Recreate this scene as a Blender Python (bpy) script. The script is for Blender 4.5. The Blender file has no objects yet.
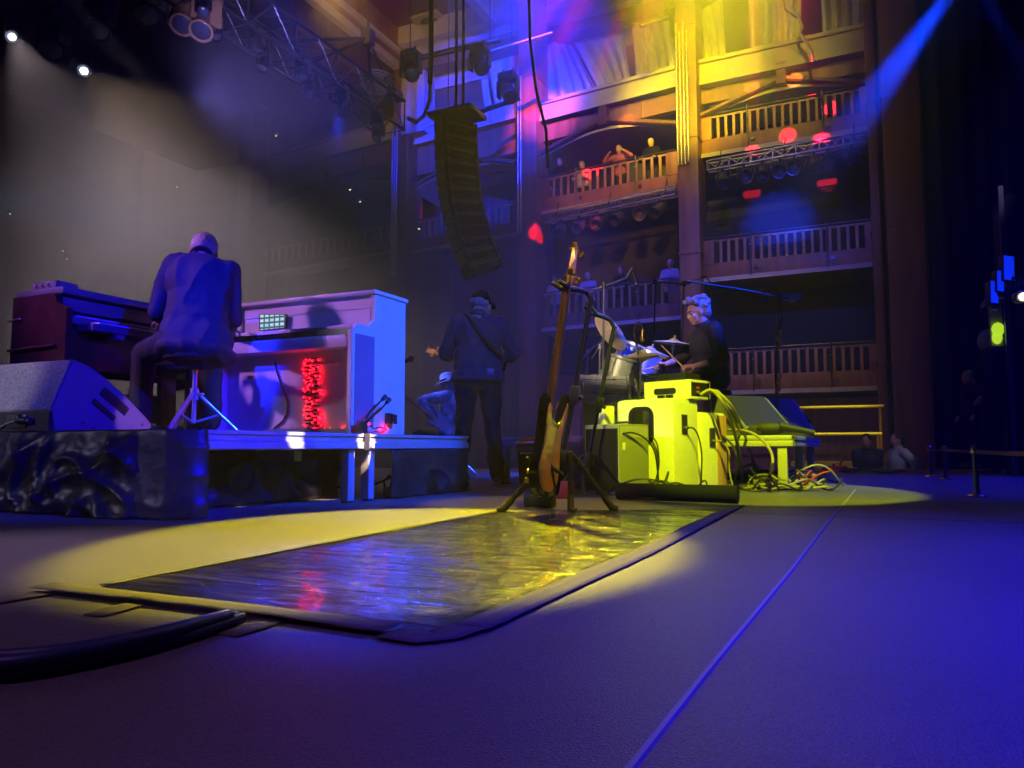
import bpy, bmesh, math, random
from mathutils import Vector, Matrix, noise, Euler
random.seed(7)
SC = bpy.context.scene
COL = SC.collection
V = Vector
PI = math.pi

# ---------------------------------------------------------------- camera
FPX = 769.0
PITCH = math.atan(63 / FPX)
YAW = math.radians(25.2)
EYE = V((0, 0, .33))
FW = V((-math.sin(YAW) * math.cos(PITCH), math.cos(YAW) * math.cos(PITCH), math.sin(PITCH)))
RT = V((math.cos(YAW), math.sin(YAW), 0))
UP = RT.cross(FW)
cam = bpy.data.cameras.new('camera')
cam.sensor_width = 36
cam.lens = FPX / 1024 * 36
cam.clip_start = .02
cam_ob = bpy.data.objects.new('camera', cam)
COL.objects.link(cam_ob)
cam_ob.matrix_world = Matrix.Translation(EYE) @ Matrix((RT, UP, -FW)).transposed().to_4x4()
SC.camera = cam_ob


# sight lines measured on the photograph, turned into points of the hall
def ray(x, y): return FW + (x - 512) / FPX * RT + (384 - y) / FPX * UP
def fl(x, y, z=0.0):
    d = ray(x, y); return EYE + d * ((z - EYE.z) / d.z)
def dep(x, y, t): return EYE + ray(x, y) * t
def atY(x, y, Y):
    d = ray(x, y); return EYE + d * (Y / d.y)
def atX(x, y, X):
    d = ray(x, y); return EYE + d * (X / d.x)


# ---------------------------------------------------------------- materials
def _new(name):
    m = bpy.data.materials.new(name); m.use_nodes = True
    nt = m.node_tree; b = nt.nodes['Principled BSDF']
    return m, nt, b

def mat(name, col, rough=.5, metal=0, var=.12, scale=6, bump=0, bscale=60, stretch=None, emit=None, estr=0, spec=.5, coat=0, sheen=0):
    m, nt, b = _new(name); N = nt.nodes; L = nt.links
    b.inputs['Roughness'].default_value = rough
    b.inputs['Metallic'].default_value = metal
    b.inputs['Specular IOR Level'].default_value = spec
    b.inputs['Coat Weight'].default_value = coat
    b.inputs['Sheen Weight'].default_value = sheen
    tc = N.new('ShaderNodeTexCoord'); mp = N.new('ShaderNodeMapping')
    L.new(tc.outputs['Object'], mp.inputs['Vector'])
    if stretch: mp.inputs['Scale'].default_value = stretch
    nz = N.new('ShaderNodeTexNoise'); nz.inputs['Scale'].default_value = scale; nz.inputs['Detail'].default_value = 5
    L.new(mp.outputs[0], nz.inputs['Vector'])
    rp = N.new('ShaderNodeValToRGB')
    c = V(col[:3])
    rp.color_ramp.elements[0].position = .3; rp.color_ramp.elements[1].position = .7
    rp.color_ramp.elements[0].color = (*(c * (1 - var)), 1)
    rp.color_ramp.elements[1].color = (*[min(1, v) for v in c * (1 + var)], 1)
    L.new(nz.outputs['Fac'], rp.inputs[0]); L.new(rp.outputs[0], b.inputs['Base Color'])
    if bump:
        n2 = N.new('ShaderNodeTexNoise'); n2.inputs['Scale'].default_value = bscale; n2.inputs['Detail'].default_value = 3
        L.new(mp.outputs[0], n2.inputs['Vector'])
        bp = N.new('ShaderNodeBump'); bp.inputs['Strength'].default_value = bump; bp.inputs['Distance'].default_value = .01
        L.new(n2.outputs['Fac'], bp.inputs['Height']); L.new(bp.outputs[0], b.inputs['Normal'])
    if emit:
        b.inputs['Emission Color'].default_value = (*emit, 1); b.inputs['Emission Strength'].default_value = estr
    return m

M = {}
def dm(key, *a, **k): M[key] = mat(key, *a, **k)
dm('black_metal', (.010, .010, .011), .42, 0, spec=.35)
dm('black_plastic', (.012, .012, .013), .45)
dm('black_tolex', (.02, .02, .022), .6, bump=.3, bscale=300)
dm('black_cloth', (.007, .007, .008), .85, bump=.15, bscale=400, spec=.15)
dm('skirt_cloth', (.012, .012, .014), .42, bump=.25, bscale=25)
dm('chrome', (.72, .72, .74), .2, .6, var=.03)
dm('aluminium', (.45, .45, .47), .35, .85, var=.1)
dm('deck_metal', (.40, .40, .42), .42, .25, var=.1)
dm('steel_dark', (.10, .10, .11), .4, .8)
dm('brass', (.55, .38, .12), .25, 1, var=.05)
dm('bronze_cymbal', (.66, .54, .34), .40, .2, var=.06, scale=40)
dm('white_paint', (.62, .61, .62), .38, var=.05)
dm('white_tolex', (.68, .67, .63), .5, bump=.25, bscale=250, var=.05)
dm('grey_tolex', (.20, .20, .19), .55, bump=.25, bscale=250, var=.05)
dm('grey_speckle', (.17, .163, .158), .8, bump=.5, bscale=150, var=.5, scale=95)
dm('inset_cloth', (.24, .15, .28), .8)
dm('wedge_paint', (.16, .16, .17), .6, bump=.3, bscale=350)
dm('maroon_wood', (.05, .009, .013), .32, stretch=(1, .15, 1), scale=14, var=.35, coat=.2)
dm('organ_trim', (.13, .13, .15), .35)
dm('rosewood', (.07, .028, .016), .4, stretch=(1, 1, .1), scale=40, var=.4)
dm('maple', (.48, .27, .09), .32, stretch=(1, 1, .1), scale=30, var=.2, coat=.4)
dm('sunburst', (.55, .24, .03), .2, scale=5, var=.3, coat=.8)
dm('black_gloss', (.008, .007, .007), .12, coat=.8)
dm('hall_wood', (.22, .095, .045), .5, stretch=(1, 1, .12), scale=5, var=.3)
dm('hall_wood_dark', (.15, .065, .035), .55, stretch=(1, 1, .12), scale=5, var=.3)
dm('hall_slat', (.34, .18, .09), .5, stretch=(1, 1, .1), scale=12, var=.2)
dm('hall_plaster', (.42, .36, .28), .7, var=.08)
dm('hall_dark', (.025, .02, .02), .8)
dm('maroon_panel', (.12, .03, .045), .7)
dm('drape_fabric', (.62, .55, .56), .8, bump=.2, bscale=8)
dm('black_drape', (.006, .006, .008), .9)
dm('skin', (.48, .25, .17), .5, var=.1, scale=30, spec=.4)
dm('skin_pale', (.55, .31, .23), .5, var=.1, scale=30, spec=.4)
dm('hair_white', (.50, .48, .46), .6, var=.25, scale=60, bump=.6, bscale=120, stretch=(1, 1, .3))
dm('hair_grey', (.26, .24, .24), .6, var=.35, scale=70, bump=.8, bscale=110, stretch=(1, 1, .4))
dm('hair_dark', (.03, .022, .018), .6, var=.35, scale=70)
dm('jacket_cloth', (.024, .020, .022), .8, bump=.25, bscale=60)
dm('shirt_navy', (.050, .050, .060), .8, bump=.2, bscale=60)
dm('trousers_black', (.008, .008, .009), .8, bump=.2, bscale=60)
dm('shirt_black', (.014, .014, .017), .65, bump=.2, bscale=60)
dm('shirt_light', (.42, .40, .42), .8)
dm('shirt_mid', (.22, .22, .25), .8, var=.5, scale=14)
dm('shirt_red', (.40, .12, .10), .8)
dm('leather', (.02, .017, .015), .4)
dm('sole', (.35, .33, .30), .7)
dm('eye_white', (.7, .68, .66), .25)
dm('lip', (.30, .12, .10), .5)
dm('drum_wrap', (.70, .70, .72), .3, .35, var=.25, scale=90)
dm('drum_blue_lit', (.10, .13, .45), .25, .2, var=.15, scale=60)  # blue stage light put into the shell colour
dm('drum_head', (.62, .61, .60), .45, var=.05)
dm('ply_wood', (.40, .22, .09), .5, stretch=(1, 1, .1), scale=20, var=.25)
dm('rubber', (.015, .015, .016), .8)
dm('cable_black', (.012, .012, .013), .5)
dm('cable_yellow', (.26, .23, .11), .5)
dm('cable_blue', (.020, .035, .10), .5)
dm('cable_red', (.40, .03, .04), .5)
dm('belt_red', (.10, .008, .015), .5)
dm('tape', (.085, .075, .08), .8, var=.1, bump=.2, bscale=120)
dm('tape_orange', (.60, .25, .08), .6)
dm('clear_plastic', (.30, .30, .33), .25, var=.05)
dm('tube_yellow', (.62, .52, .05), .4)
dm('seam_strip', (.22, .22, .25), .5)
dm('kick_blue', (.25, .28, .40), .45)
dm('led_white', (1, 1, 1), .5, emit=(.85, .88, 1), estr=25, var=0)
dm('led_warm', (1, .8, .5), .5, emit=(1, .72, .40), estr=5, var=0)
dm('led_red', (1, .05, .08), .5, emit=(1, .002, .010), estr=30, var=0)
dm('led_blue', (.1, .2, 1), .5, emit=(.004, .03, 1), estr=.75, var=0)
dm('led_lime', (.6, 1, .1), .5, emit=(.50, .80, .02), estr=.9, var=0)
dm('lamp_glass', (.10, .10, .14), .08, .3, var=0)

def floor_mat():
    m, nt, b = _new('stage_marley'); N = nt.nodes; L = nt.links
    tc = N.new('ShaderNodeTexCoord')
    n1 = N.new('ShaderNodeTexNoise'); n1.inputs['Scale'].default_value = .9; n1.inputs['Detail'].default_value = 6
    n2 = N.new('ShaderNodeTexNoise'); n2.inputs['Scale'].default_value = 280; n2.inputs['Detail'].default_value = 2
    n3 = N.new('ShaderNodeTexVoronoi'); n3.inputs['Scale'].default_value = 330
    for n in (n1, n2, n3): L.new(tc.outputs['Object'], n.inputs['Vector'])
    rp = N.new('ShaderNodeValToRGB')
    rp.color_ramp.elements[0].color = (.080, .076, .080, 1); rp.color_ramp.elements[1].color = (.125, .118, .120, 1)
    rp.color_ramp.elements[0].position = .3; rp.color_ramp.elements[1].position = .75
    L.new(n1.outputs['Fac'], rp.inputs[0])
    mx = N.new('ShaderNodeMix'); mx.data_type = 'RGBA'; mx.blend_type = 'MULTIPLY'; mx.inputs[0].default_value = .55
    L.new(rp.outputs[0], mx.inputs[6]); L.new(n2.outputs['Color'], mx.inputs[7])
    gm = N.new('ShaderNodeMix'); gm.data_type = 'RGBA'; gm.inputs[0].default_value = .35
    rg = N.new('ShaderNodeRGBToBW'); L.new(n2.outputs['Color'], rg.inputs[0])
    mt = N.new('ShaderNodeMath'); mt.operation = 'MULTIPLY_ADD'; mt.inputs[1].default_value = 2.6; mt.inputs[2].default_value = -.3
    L.new(rg.outputs[0], mt.inputs[0])
    m2 = N.new('ShaderNodeVectorMath'); m2.operation = 'SCALE'
    L.new(rp.outputs[0], m2.inputs[0]); L.new(mt.outputs[0], m2.inputs['Scale'])
    L.new(m2.outputs[0], b.inputs['Base Color'])
    b.inputs['Roughness'].default_value = .44
    b.inputs['Specular IOR Level'].default_value = .45
    bp = N.new('ShaderNodeBump'); bp.inputs['Strength'].default_value = .35; bp.inputs['Distance'].default_value = .002
    L.new(n3.outputs['Distance'], bp.inputs['Height'])
    b2 = N.new('ShaderNodeBump'); b2.inputs['Strength'].default_value = .25; b2.inputs['Distance'].default_value = .004
    L.new(n2.outputs['Fac'], b2.inputs['Height']); L.new(bp.outputs[0], b2.inputs['Normal'])
    L.new(b2.outputs[0], b.inputs['Normal'])
    return m
M['floor'] = floor_mat()

def mat_mat():
    m, nt, b = _new('shiny_black_film'); N = nt.nodes; L = nt.links
    b.inputs['Base Color'].default_value = (.012, .011, .012, 1)
    b.inputs['Roughness'].default_value = .16
    b.inputs['Coat Weight'].default_value = .3; b.inputs['Coat Roughness'].default_value = .08
    tc = N.new('ShaderNodeTexCoord'); mp = N.new('ShaderNodeMapping'); mp.inputs['Scale'].default_value = (1.2, 9, 1)
    mp.inputs['Rotation'].default_value = (0, 0, .12)
    L.new(tc.outputs['Object'], mp.inputs['Vector'])
    n1 = N.new('ShaderNodeTexNoise'); n1.inputs['Scale'].default_value = 2.2; n1.inputs['Detail'].default_value = 7; n1.inputs['Distortion'].default_value = .8
    L.new(mp.outputs[0], n1.inputs['Vector'])
    n2 = N.new('ShaderNodeTexNoise'); n2.inputs['Scale'].default_value = 1.6; n2.inputs['Detail'].default_value = 4
    L.new(tc.outputs['Object'], n2.inputs['Vector'])
    ad = N.new('ShaderNodeMath'); ad.operation = 'ADD'
    L.new(n1.outputs['Fac'], ad.inputs[0]); L.new(n2.outputs['Fac'], ad.inputs[1])
    bp = N.new('ShaderNodeBump'); bp.inputs['Strength'].default_value = .8; bp.inputs['Distance'].default_value = .035
    L.new(ad.outputs[0], bp.inputs['Height']); L.new(bp.outputs[0], b.inputs['Normal'])
    # scuffs worn into the film
    rp = N.new('ShaderNodeValToRGB'); rp.color_ramp.elements[0].position = .55; rp.color_ramp.elements[1].position = .75
    rp.color_ramp.elements[0].color = (.012, .011, .012, 1); rp.color_ramp.elements[1].color = (.10, .09, .09, 1)
    L.new(n1.outputs['Fac'], rp.inputs[0]); L.new(rp.outputs[0], b.inputs['Base Color'])
    return m
M['film'] = mat_mat()


# ---------------------------------------------------------------- objects
WM = {}
def tag(o, label=None, cat=None, group=None, kind=None):
    if label: o['label'] = label
    if cat: o['category'] = cat
    if group: o['group'] = group
    if kind: o['kind'] = kind
    return o

def thing(name, label, cat, loc=(0, 0, 0), rotz=0, group=None):
    o = bpy.data.objects.new(name, None); COL.objects.link(o)
    o.empty_display_size = .1
    o.location = loc; o.rotation_euler = (0, 0, rotz)
    WM[o] = Matrix.Translation(V(loc)) @ Matrix.Rotation(rotz, 4, 'Z')
    return tag(o, label, cat, group)

def link(name, me, m=None, parent=None, local=False):
    o = bpy.data.objects.new(name, me); COL.objects.link(o)
    if m is not None:
        for x in (m if isinstance(m, (list, tuple)) else [m]): me.materials.append(M[x] if isinstance(x, str) else x)
    WM[o] = Matrix.Identity(4)
    if parent is not None:
        o.parent = parent
        pw = WM[parent]
        if local: WM[o] = pw.copy()
        else: o.matrix_parent_inverse = pw.inverted()
    return o

def dup(o, loc, rotz=0, label=None, group=None):
    r = o.copy(); COL.objects.link(r); r.location = loc; r.rotation_euler = (0, 0, rotz)
    if label: r['label'] = label
    if group: r['group'] = group
    def rec(src, dst):
        for ch in list(src.children):
            c = ch.copy(); COL.objects.link(c); c.parent = dst
            rec(ch, c)
    rec(o, r)
    return r

class MB:
    def __init__(s): s.bm = bmesh.new()
    def _xf(s, vs, mtx):
        if mtx is not None:
            for v in vs: v.co = mtx @ v.co
        return s
    def box(s, c, d, mtx=None, bevel=0):
        r = bmesh.ops.create_cube(s.bm, size=1)['verts']
        for v in r: v.co = V((v.co.x * d[0] + c[0], v.co.y * d[1] + c[1], v.co.z * d[2] + c[2]))
        if bevel:
            es = list({e for v in r for e in v.link_edges})
            q = bmesh.ops.bevel(s.bm, geom=es, offset=bevel, segments=2, affect='EDGES', profile=.6)
            r = list({v for f in q['faces'] for v in f.verts} | {v for v in r if v.is_valid})
            fs = set(); st = list(r)
        return s._xf(r, mtx)
    def bx(s, a, b, bevel=0, mtx=None):
        a = V(a); b = V(b); return s.box((a + b) / 2, [abs(x) for x in (b - a)], mtx, bevel)
    def cyl(s, p0, p1, r0, r1=None, n=12, caps=True):
        p0 = V(p0); p1 = V(p1); r1 = r0 if r1 is None else r1
        d = p1 - p0; L = d.length
        if L < 1e-6: return s
        q = d.to_track_quat('Z', 'Y').to_matrix().to_4x4()
        r = bmesh.ops.create_cone(s.bm, cap_ends=caps, segments=n, radius1=max(r0, 1e-5), radius2=max(r1, 1e-5), depth=L)['verts']
        return s._xf(r, Matrix.Translation((p0 + p1) / 2) @ q)
    def sph(s, c, r, n=12, mtx=None):
        rr = (r, r, r) if not isinstance(r, (list, tuple)) else r
        q = bmesh.ops.create_uvsphere(s.bm, u_segments=n, v_segments=max(6, n * 2 // 3), radius=1)['verts']
        T = Matrix.Translation(V(c)) @ (mtx if mtx is not None else Matrix.Identity(4)) @ Matrix.Diagonal((*rr, 1))
        return s._xf(q, T)
    def ico(s, c, r, sub=2, mtx=None):
        rr = (r, r, r) if not isinstance(r, (list, tuple)) else r
        q = bmesh.ops.create_icosphere(s.bm, subdivisions=sub, radius=1)['verts']
        T = Matrix.Translation(V(c)) @ (mtx if mtx is not None else Matrix.Identity(4)) @ Matrix.Diagonal((*rr, 1))
        return s._xf(q, T)
    def tube(s, pts, r, n=8, closed=False):
        pts = [V(p) for p in pts]; k = len(pts); rings = []
        up = V((0, 0, 1)); prev = None
        for i, p in enumerate(pts):
            a = pts[i - 1] if (i or closed) else p; b = pts[(i + 1) % k] if (i < k - 1 or closed) else p
            t = (b - a).normalized() if (b - a).length > 1e-9 else V((0, 0, 1))
            if prev is None:
                ref = V((0, 0, 1)) if abs(t.z) < .9 else V((1, 0, 0))
                x = t.cross(ref).normalized()
            else:
                x = (prev - t * prev.dot(t))
                x = x.normalized() if x.length > 1e-6 else t.orthogonal().normalized()
            prev = x; y = t.cross(x)
            rad = r[i] if isinstance(r, (list, tuple)) else r
            rings.append([s.bm.verts.new(p + (x * math.cos(q) + y * math.sin(q)) * rad) for q in [2 * PI * j / n for j in range(n)]])
        for i in range(k if closed else k - 1):
            A = rings[i]; B = rings[(i + 1) % k]
            for j in range(n): s.bm.faces.new((A[j], A[(j + 1) % n], B[(j + 1) % n], B[j]))
        if not closed:
            s.bm.faces.new(rings[0][::-1]); s.bm.faces.new(rings[-1])
        return s
    def lathe(s, prof, base=(0, 0, 0), mtx=None, n=24):
        rings = []; new = []
        for r, z in prof:
            if r < 1e-6: ring = [s.bm.verts.new((0, 0, z))]
            else: ring = [s.bm.verts.new((r * math.cos(2 * PI * j / n), r * math.sin(2 * PI * j / n), z)) for j in range(n)]
            rings.append(ring); new += ring
        for A, B in zip(rings, rings[1:]):
            for j in range(n):
                a, a2 = A[j % len(A)], A[(j + 1) % len(A)]; b, b2 = B[j % len(B)], B[(j + 1) % len(B)]
                f = [a, a2, b2, b]
                f = [x for i, x in enumerate(f) if x not in f[:i]]
                if len(f) > 2: s.bm.faces.new(f)
        T = Matrix.Translation(V(base)) @ (mtx if mtx is not None else Matrix.Identity(4))
        return s._xf(new, T)
    def prism(s, pts, ex, mtx=None, bevel=0):
        """outline of 3D points swept along the vector ex"""
        ex = V(ex)
        A = [s.bm.verts.new(V(p)) for p in pts]; B = [s.bm.verts.new(V(p) + ex) for p in pts]; k = len(pts)
        fs = [s.bm.faces.new(A[::-1]), s.bm.faces.new(B)]
        for i in range(k): fs.append(s.bm.faces.new((A[i], A[(i + 1) % k], B[(i + 1) % k], B[i])))
        if bevel:
            es = list({e for f in fs[:2] for e in f.edges})
            q = bmesh.ops.bevel(s.bm, geom=es, offset=bevel, segments=2, affect='EDGES')
            if mtx is not None:
                vs = {v for f in q['faces'] for v in f.verts} | {v for v in A + B if v.is_valid}
                s._xf(list(vs), mtx)
        else: s._xf(A + B, mtx)
        return s
    def sheet(s, fn, nu, nv):
        g = [[s.bm.verts.new(V(fn(i / nu, j / nv))) for j in range(nv + 1)] for i in range(nu + 1)]
        for i in range(nu):
            for j in range(nv): s.bm.faces.new((g[i][j], g[i + 1][j], g[i + 1][j + 1], g[i][j + 1]))
        return s
    def solid_sheet(s, fn, nu, nv, th):
        n0 = len(s.bm.verts)
        s.sheet(fn, nu, nv)
        s.bm.verts.ensure_lookup_table(); s.bm.normal_update()
        fs = [f for f in s.bm.faces if all(v.index == -1 or True for v in f.verts)]
        bmesh.ops.solidify(s.bm, geom=s.bm.faces[:], thickness=th)
        return s
    def build(s, name, m, parent=None, local=False, smooth=38, sharp=True, mtx=None):
        bmesh.ops.recalc_face_normals(s.bm, faces=s.bm.faces[:])
        if mtx is not None:
            for v in s.bm.verts: v.co = mtx @ v.co
        me = bpy.data.meshes.new(name); s.bm.to_mesh(me); s.bm.free()
        if smooth:
            me.polygons.foreach_set('use_smooth', [True] * len(me.polygons))
            me.set_sharp_from_angle(angle=math.radians(smooth))
        return link(name, me, m, parent, local)

def struct(name, mb, m, **k):
    o = mb.build(name, m, **k); o['kind'] = 'structure'; return o

def remesh(mb, voxel, smooth=4, folds=None):
    """fuse the solids of one figure into one continuous surface"""
    bmesh.ops.recalc_face_normals(mb.bm, faces=mb.bm.faces[:])
    me = bpy.data.meshes.new('tmp'); mb.bm.to_mesh(me); mb.bm.free()
    o = bpy.data.objects.new('tmp', me); COL.objects.link(o)
    r = o.modifiers.new('r', 'REMESH'); r.mode = 'VOXEL'; r.voxel_size = voxel; r.use_smooth_shade = True
    if smooth:
        sm = o.modifiers.new('s', 'SMOOTH'); sm.factor = .5; sm.iterations = smooth
    dg = bpy.context.evaluated_depsgraph_get()
    res = bpy.data.meshes.new_from_object(o.evaluated_get(dg))
    bpy.data.objects.remove(o); bpy.data.meshes.remove(me)
    if folds:
        amp, sc = folds
        ns = [v.normal.copy() for v in res.vertices]
        for v, n in zip(res.vertices, ns):
            c = v.co
            q = noise.noise(V((c.x * sc[0], c.y * sc[1], c.z * sc[2])))
            q2 = noise.noise(V((c.x * sc[0] * 2.3 + 5, c.y * sc[1] * 2.3, c.z * sc[2] * 2.3)))
            v.co = c + n * amp * ((1 - abs(q)) ** 2 * 1.3 - .8 + .4 * q2)
    res.polygons.foreach_set('use_smooth', [True] * len(res.polygons))
    return res
# ================================================================ the setting
edge = [(-11, 9.2), (-5.3, 10.6), (-.1, 13.0), (4.2, 14.6), (4.2, -4), (-11, -4)]
b = MB(); b.prism([(x, y, -1.15) for x, y in edge], (0, 0, 1.15)); struct('floor', b, 'floor')
b = MB(); b.bx((-34, -6, -1.3), (10, 40, -1.16)); struct('floor_auditorium', b, 'hall_dark')

# the raised joint between two lengths of dance floor
b = MB()
pts = [(-.245, .3), (-.235, 1.2), (-.215, 2.2), (-.205, 3.2), (-.185, 4.4), (-.165, 5.6), (-.15, 6.6)]
def strip(b, pts, w, h):
    for (x0, y0), (x1, y1) in zip(pts, pts[1:]):
        b.prism([(x0 - w, y0, 0), (x0 - w * .6, y0, h), (x0 + w * .6, y0, h), (x0 + w, y0, 0)], (x1 - x0, y1 - y0, 0))
strip(b, pts, .006, .0035)
struct('trim_1', b, 'seam_strip')
b = MB(); strip(b, [(-.2, 6.6), (-.12, 12.8)], .004, .002); struct('trim_2', b, 'tape')
b = MB()
for y in (4.02, 5.42):
    b.bx((-.7, y - .004, 0), (3.9, y + .004, .0012))
struct('trim_3', b, 'tape')


def plane_hit(x, y, P, n):
    d = ray(x, y); return EYE + d * ((V(P) - EYE).dot(n) / d.dot(n))

class Bay:
    """one bay of the side wall; front line from the left pillar to the right one"""
    def __init__(s, pxl, pxr, P, ang, ref):
        s.n = V((-math.sin(ang), -math.cos(ang), 0))       # towards the stage
        s.e = V((math.cos(ang), -math.sin(ang), 0))
        s.P = V(P)
        s.L = plane_hit(pxl, 447, s.P, s.n); s.R = plane_hit(pxr, 447, s.P, s.n)
        s.L.z = s.R.z = 0
        s.w = (s.R - s.L).length; s.ref = ref
        s.mtx = Matrix((s.e, -s.n, V((0, 0, 1)))).transposed().to_4x4(); s.mtx.translation = s.L
    def z(s, py, px=None): return plane_hit(px or s.ref, py, s.P, s.n).z

BR = Bay(704, 890, (-1.6, 19.6, 0), math.radians(1.5), 795)
BMd = Bay(538, 684, (-4.3, 19.9, 0), math.radians(6.5), 610)
BL = Bay(408, 523, (-8.4, 21.0, 0), math.radians(7), 486)
BF = Bay(250, 398, (-12.5, 22.5, 0), math.radians(7), 330)

def balcony(bay, zr, label, n_slat, group, sof=1.5, posts=(True, True), cond=(.3, .72), dark=False, fas=.38, slat_h=.66):
    """u along the front, v into the wall, z up"""
    w = bay.w; mx = bay.mtx
    t = thing('balcony', label, 'balcony', bay.mtx @ V((w / 2, 0, zr - 1.15)), 0, group)
    zb = zr - slat_h - fas
    wood = 'hall_wood_dark' if dark else 'hall_wood'  # darker wood copy puts the dimness of weakly lit balconies into colour
    b = MB(); b.bx((0, 0, zb), (w, .12, zb + fas), .012)
    for k in range(1, 4): b.bx((w * k / 4 - .006, -.008, zb + .01), (w * k / 4 + .006, .01, zb + fas - .01))
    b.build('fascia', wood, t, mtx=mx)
    b = MB(); b.bx((0, -.06, zb - .11), (w, sof, zb)); b.build('soffit', 'hall_plaster', t, mtx=mx)
    b = MB()
    m = .42
    for k in range(n_slat):
        u = m + (w - 2 * m) * (k + .5) / n_slat
        b.bx((u - .036, .03, zb + fas - .02), (u + .036, .075, zr - .09), .006)
    b.bx((m * .6, .04, zr - .10), (w - m * .6, .10, zr - .05))
    b.build('slat_screen', 'hall_slat', t, mtx=mx)
    for on, u in zip(posts, (.0, w - .36)):
        if on:
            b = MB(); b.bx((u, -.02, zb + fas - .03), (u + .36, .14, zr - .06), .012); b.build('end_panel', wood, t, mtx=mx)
    b = MB(); b.cyl((.1, .02, zr), (w - .1, .02, zr), .022)
    for k in range(6):
        u = .3 + (w - .6) * k / 5; b.cyl((u, .03, zr - .12), (u, .02, zr), .012)
    b.build('rail', 'steel_dark', t, mtx=mx)
    for u in cond:
        b = MB(); b.cyl((w * u, -.05, zb - .02), (w * u, -.05, zr + .04), .022); b.sph((w * u, -.06, zb + .75), .035, 8)
        b.box((w * u + .12, -.03, zb + .2), (.09, .05, .09)); c = b.build('conduit', 'steel_dark', t, mtx=mx)
        b = MB(); b.sph((w * u, -.085, zb + .75), .022, 6); b.build('lens', 'aluminium', c, mtx=mx)
    return t

G_BAL = 'slatted balconies up the side wall'
zR = [BR.z(y) for y in (345.5, 228, 98)]
balcony(BR, zR[0], 'lowest slatted balcony behind the drummer, hung over the yellow rails', 17, G_BAL, sof=.6)
balcony(BR, zR[1], 'slatted balcony washed by the blue beam, middle one of its bay', 17, G_BAL)
balcony(BR, zR[2], 'slatted balcony with red dots of light above a bar of lamps', 17, G_BAL)
zM = [BMd.z(y) for y in (285, 163)]
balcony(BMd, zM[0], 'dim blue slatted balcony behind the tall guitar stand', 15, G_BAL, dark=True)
balcony(BMd, zM[1], 'orange and yellow lit slatted balcony with spectators leaning over it', 15, G_BAL)
zL = [BL.z(y) for y in (206, 330)]
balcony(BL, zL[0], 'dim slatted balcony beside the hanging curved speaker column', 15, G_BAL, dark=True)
zF = [BF.z(y) for y in (235, 330)]
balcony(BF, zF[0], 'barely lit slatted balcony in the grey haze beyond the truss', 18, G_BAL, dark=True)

# walls behind the balconies
def bay_wall(bay, name, z0, z1, v, m='hall_dark'):
    b = MB(); b.bx((-.2, v, z0), (bay.w + .2, v + .15, z1)); struct(name, b, m, mtx=bay.mtx)
bay_wall(BR, 'wall_side', -1.2, 16, 1.7); bay_wall(BMd, 'wall_side.001', -1.2, 16, 1.7)
bay_wall(BL, 'wall_side.002', -1.2, 16, 1.7); bay_wall(BF, 'wall_side.003', -1.2, 16, 1.7)
def panelled(bay, name, z0, z1, v=.35, m='hall_wood_dark', n=4):
    b = MB(); b.bx((0, v, z0), (bay.w, v + .1, z1))
    for k in range(n + 1):
        u = bay.w * k / n; b.bx((u - .03, v - .03, z0), (u + .03, v + .02, z1))
    b.bx((0, v - .03, z1 - .08), (bay.w, v + .02, z1)); b.bx((0, v - .03, (z0 + z1) / 2 - .03), (bay.w, v + .02, (z0 + z1) / 2 + .03))
    return struct(name, b, m, mtx=bay.mtx)
panelled(BR, 'wall_under_balcony', -1.15, zR[0] - 1.27)
panelled(BMd, 'wall_under_balcony.001', -1.15, zM[0] - 2.4, n=3)
panelled(BL, 'wall_under_balcony.002', -1.15, zL[0] - 1.3, n=3)
panelled(BF, 'wall_under_balcony.003', -1.15, zF[0] - 1.3, n=5)

# upper gallery: parapet, wooden band, arched canopy below it
def gallery(bay, zp_top, zp_bot, zband, zarch, name):
    w = bay.w
    b = MB(); b.bx((0, -.12, zp_bot), (w, .15, zp_top)); b.bx((0, -.2, zp_top - .1), (w, .2, zp_top)); b.bx((0, -.16, zp_bot), (w, .2, zp_bot + .1))
    struct('wall_parapet' + name, b, 'hall_plaster', mtx=bay.mtx)
    b = MB(); b.bx((0, .1, zband), (w, .3, zp_bot + .05))
    for k in range(1, 4): b.bx((w * k / 4 - .02, .07, zband), (w * k / 4 + .02, .12, zp_bot))
    struct('wall_band' + name, b, 'hall_wood', mtx=bay.mtx)
    # shallow arched canopy sloping back
    def fn(u, v):
        h = math.sin(PI * u) * .42
        return (w * u, .05 + 1.6 * v, zarch + h - .15 * v)
    b = MB(); b.solid_sheet(fn, 16, 3, .08); struct('ceiling_canopy' + name, b, 'hall_plaster', mtx=bay.mtx)
    # beams under the band that meet in a blunt point
    b = MB()
    for u0, u1 in ((0, .5), (1, .5)):
        b.cyl((w * u0, -.05, zarch + .02), (w * u1, -.05, zarch + .62), .07, n=6)
    b.bx((w * .5 - .12, -.12, zarch + .45), (w * .5 + .12, .1, zarch + 1.0))
    struct('beam_arch' + name, b, 'hall_wood_dark', mtx=bay.mtx)
gallery(BR, BR.z(42), BR.z(68), BR.z(84), BR.z(100), '')
gallery(BMd, BMd.z(86), BMd.z(106), BMd.z(124), BMd.z(140), '.001')
gallery(BL, BL.z(110), BL.z(128), BL.z(158), BL.z(172), '.002')
gallery(BF, BF.z(140), BF.z(158), BF.z(176), BF.z(195), '.003')

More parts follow.
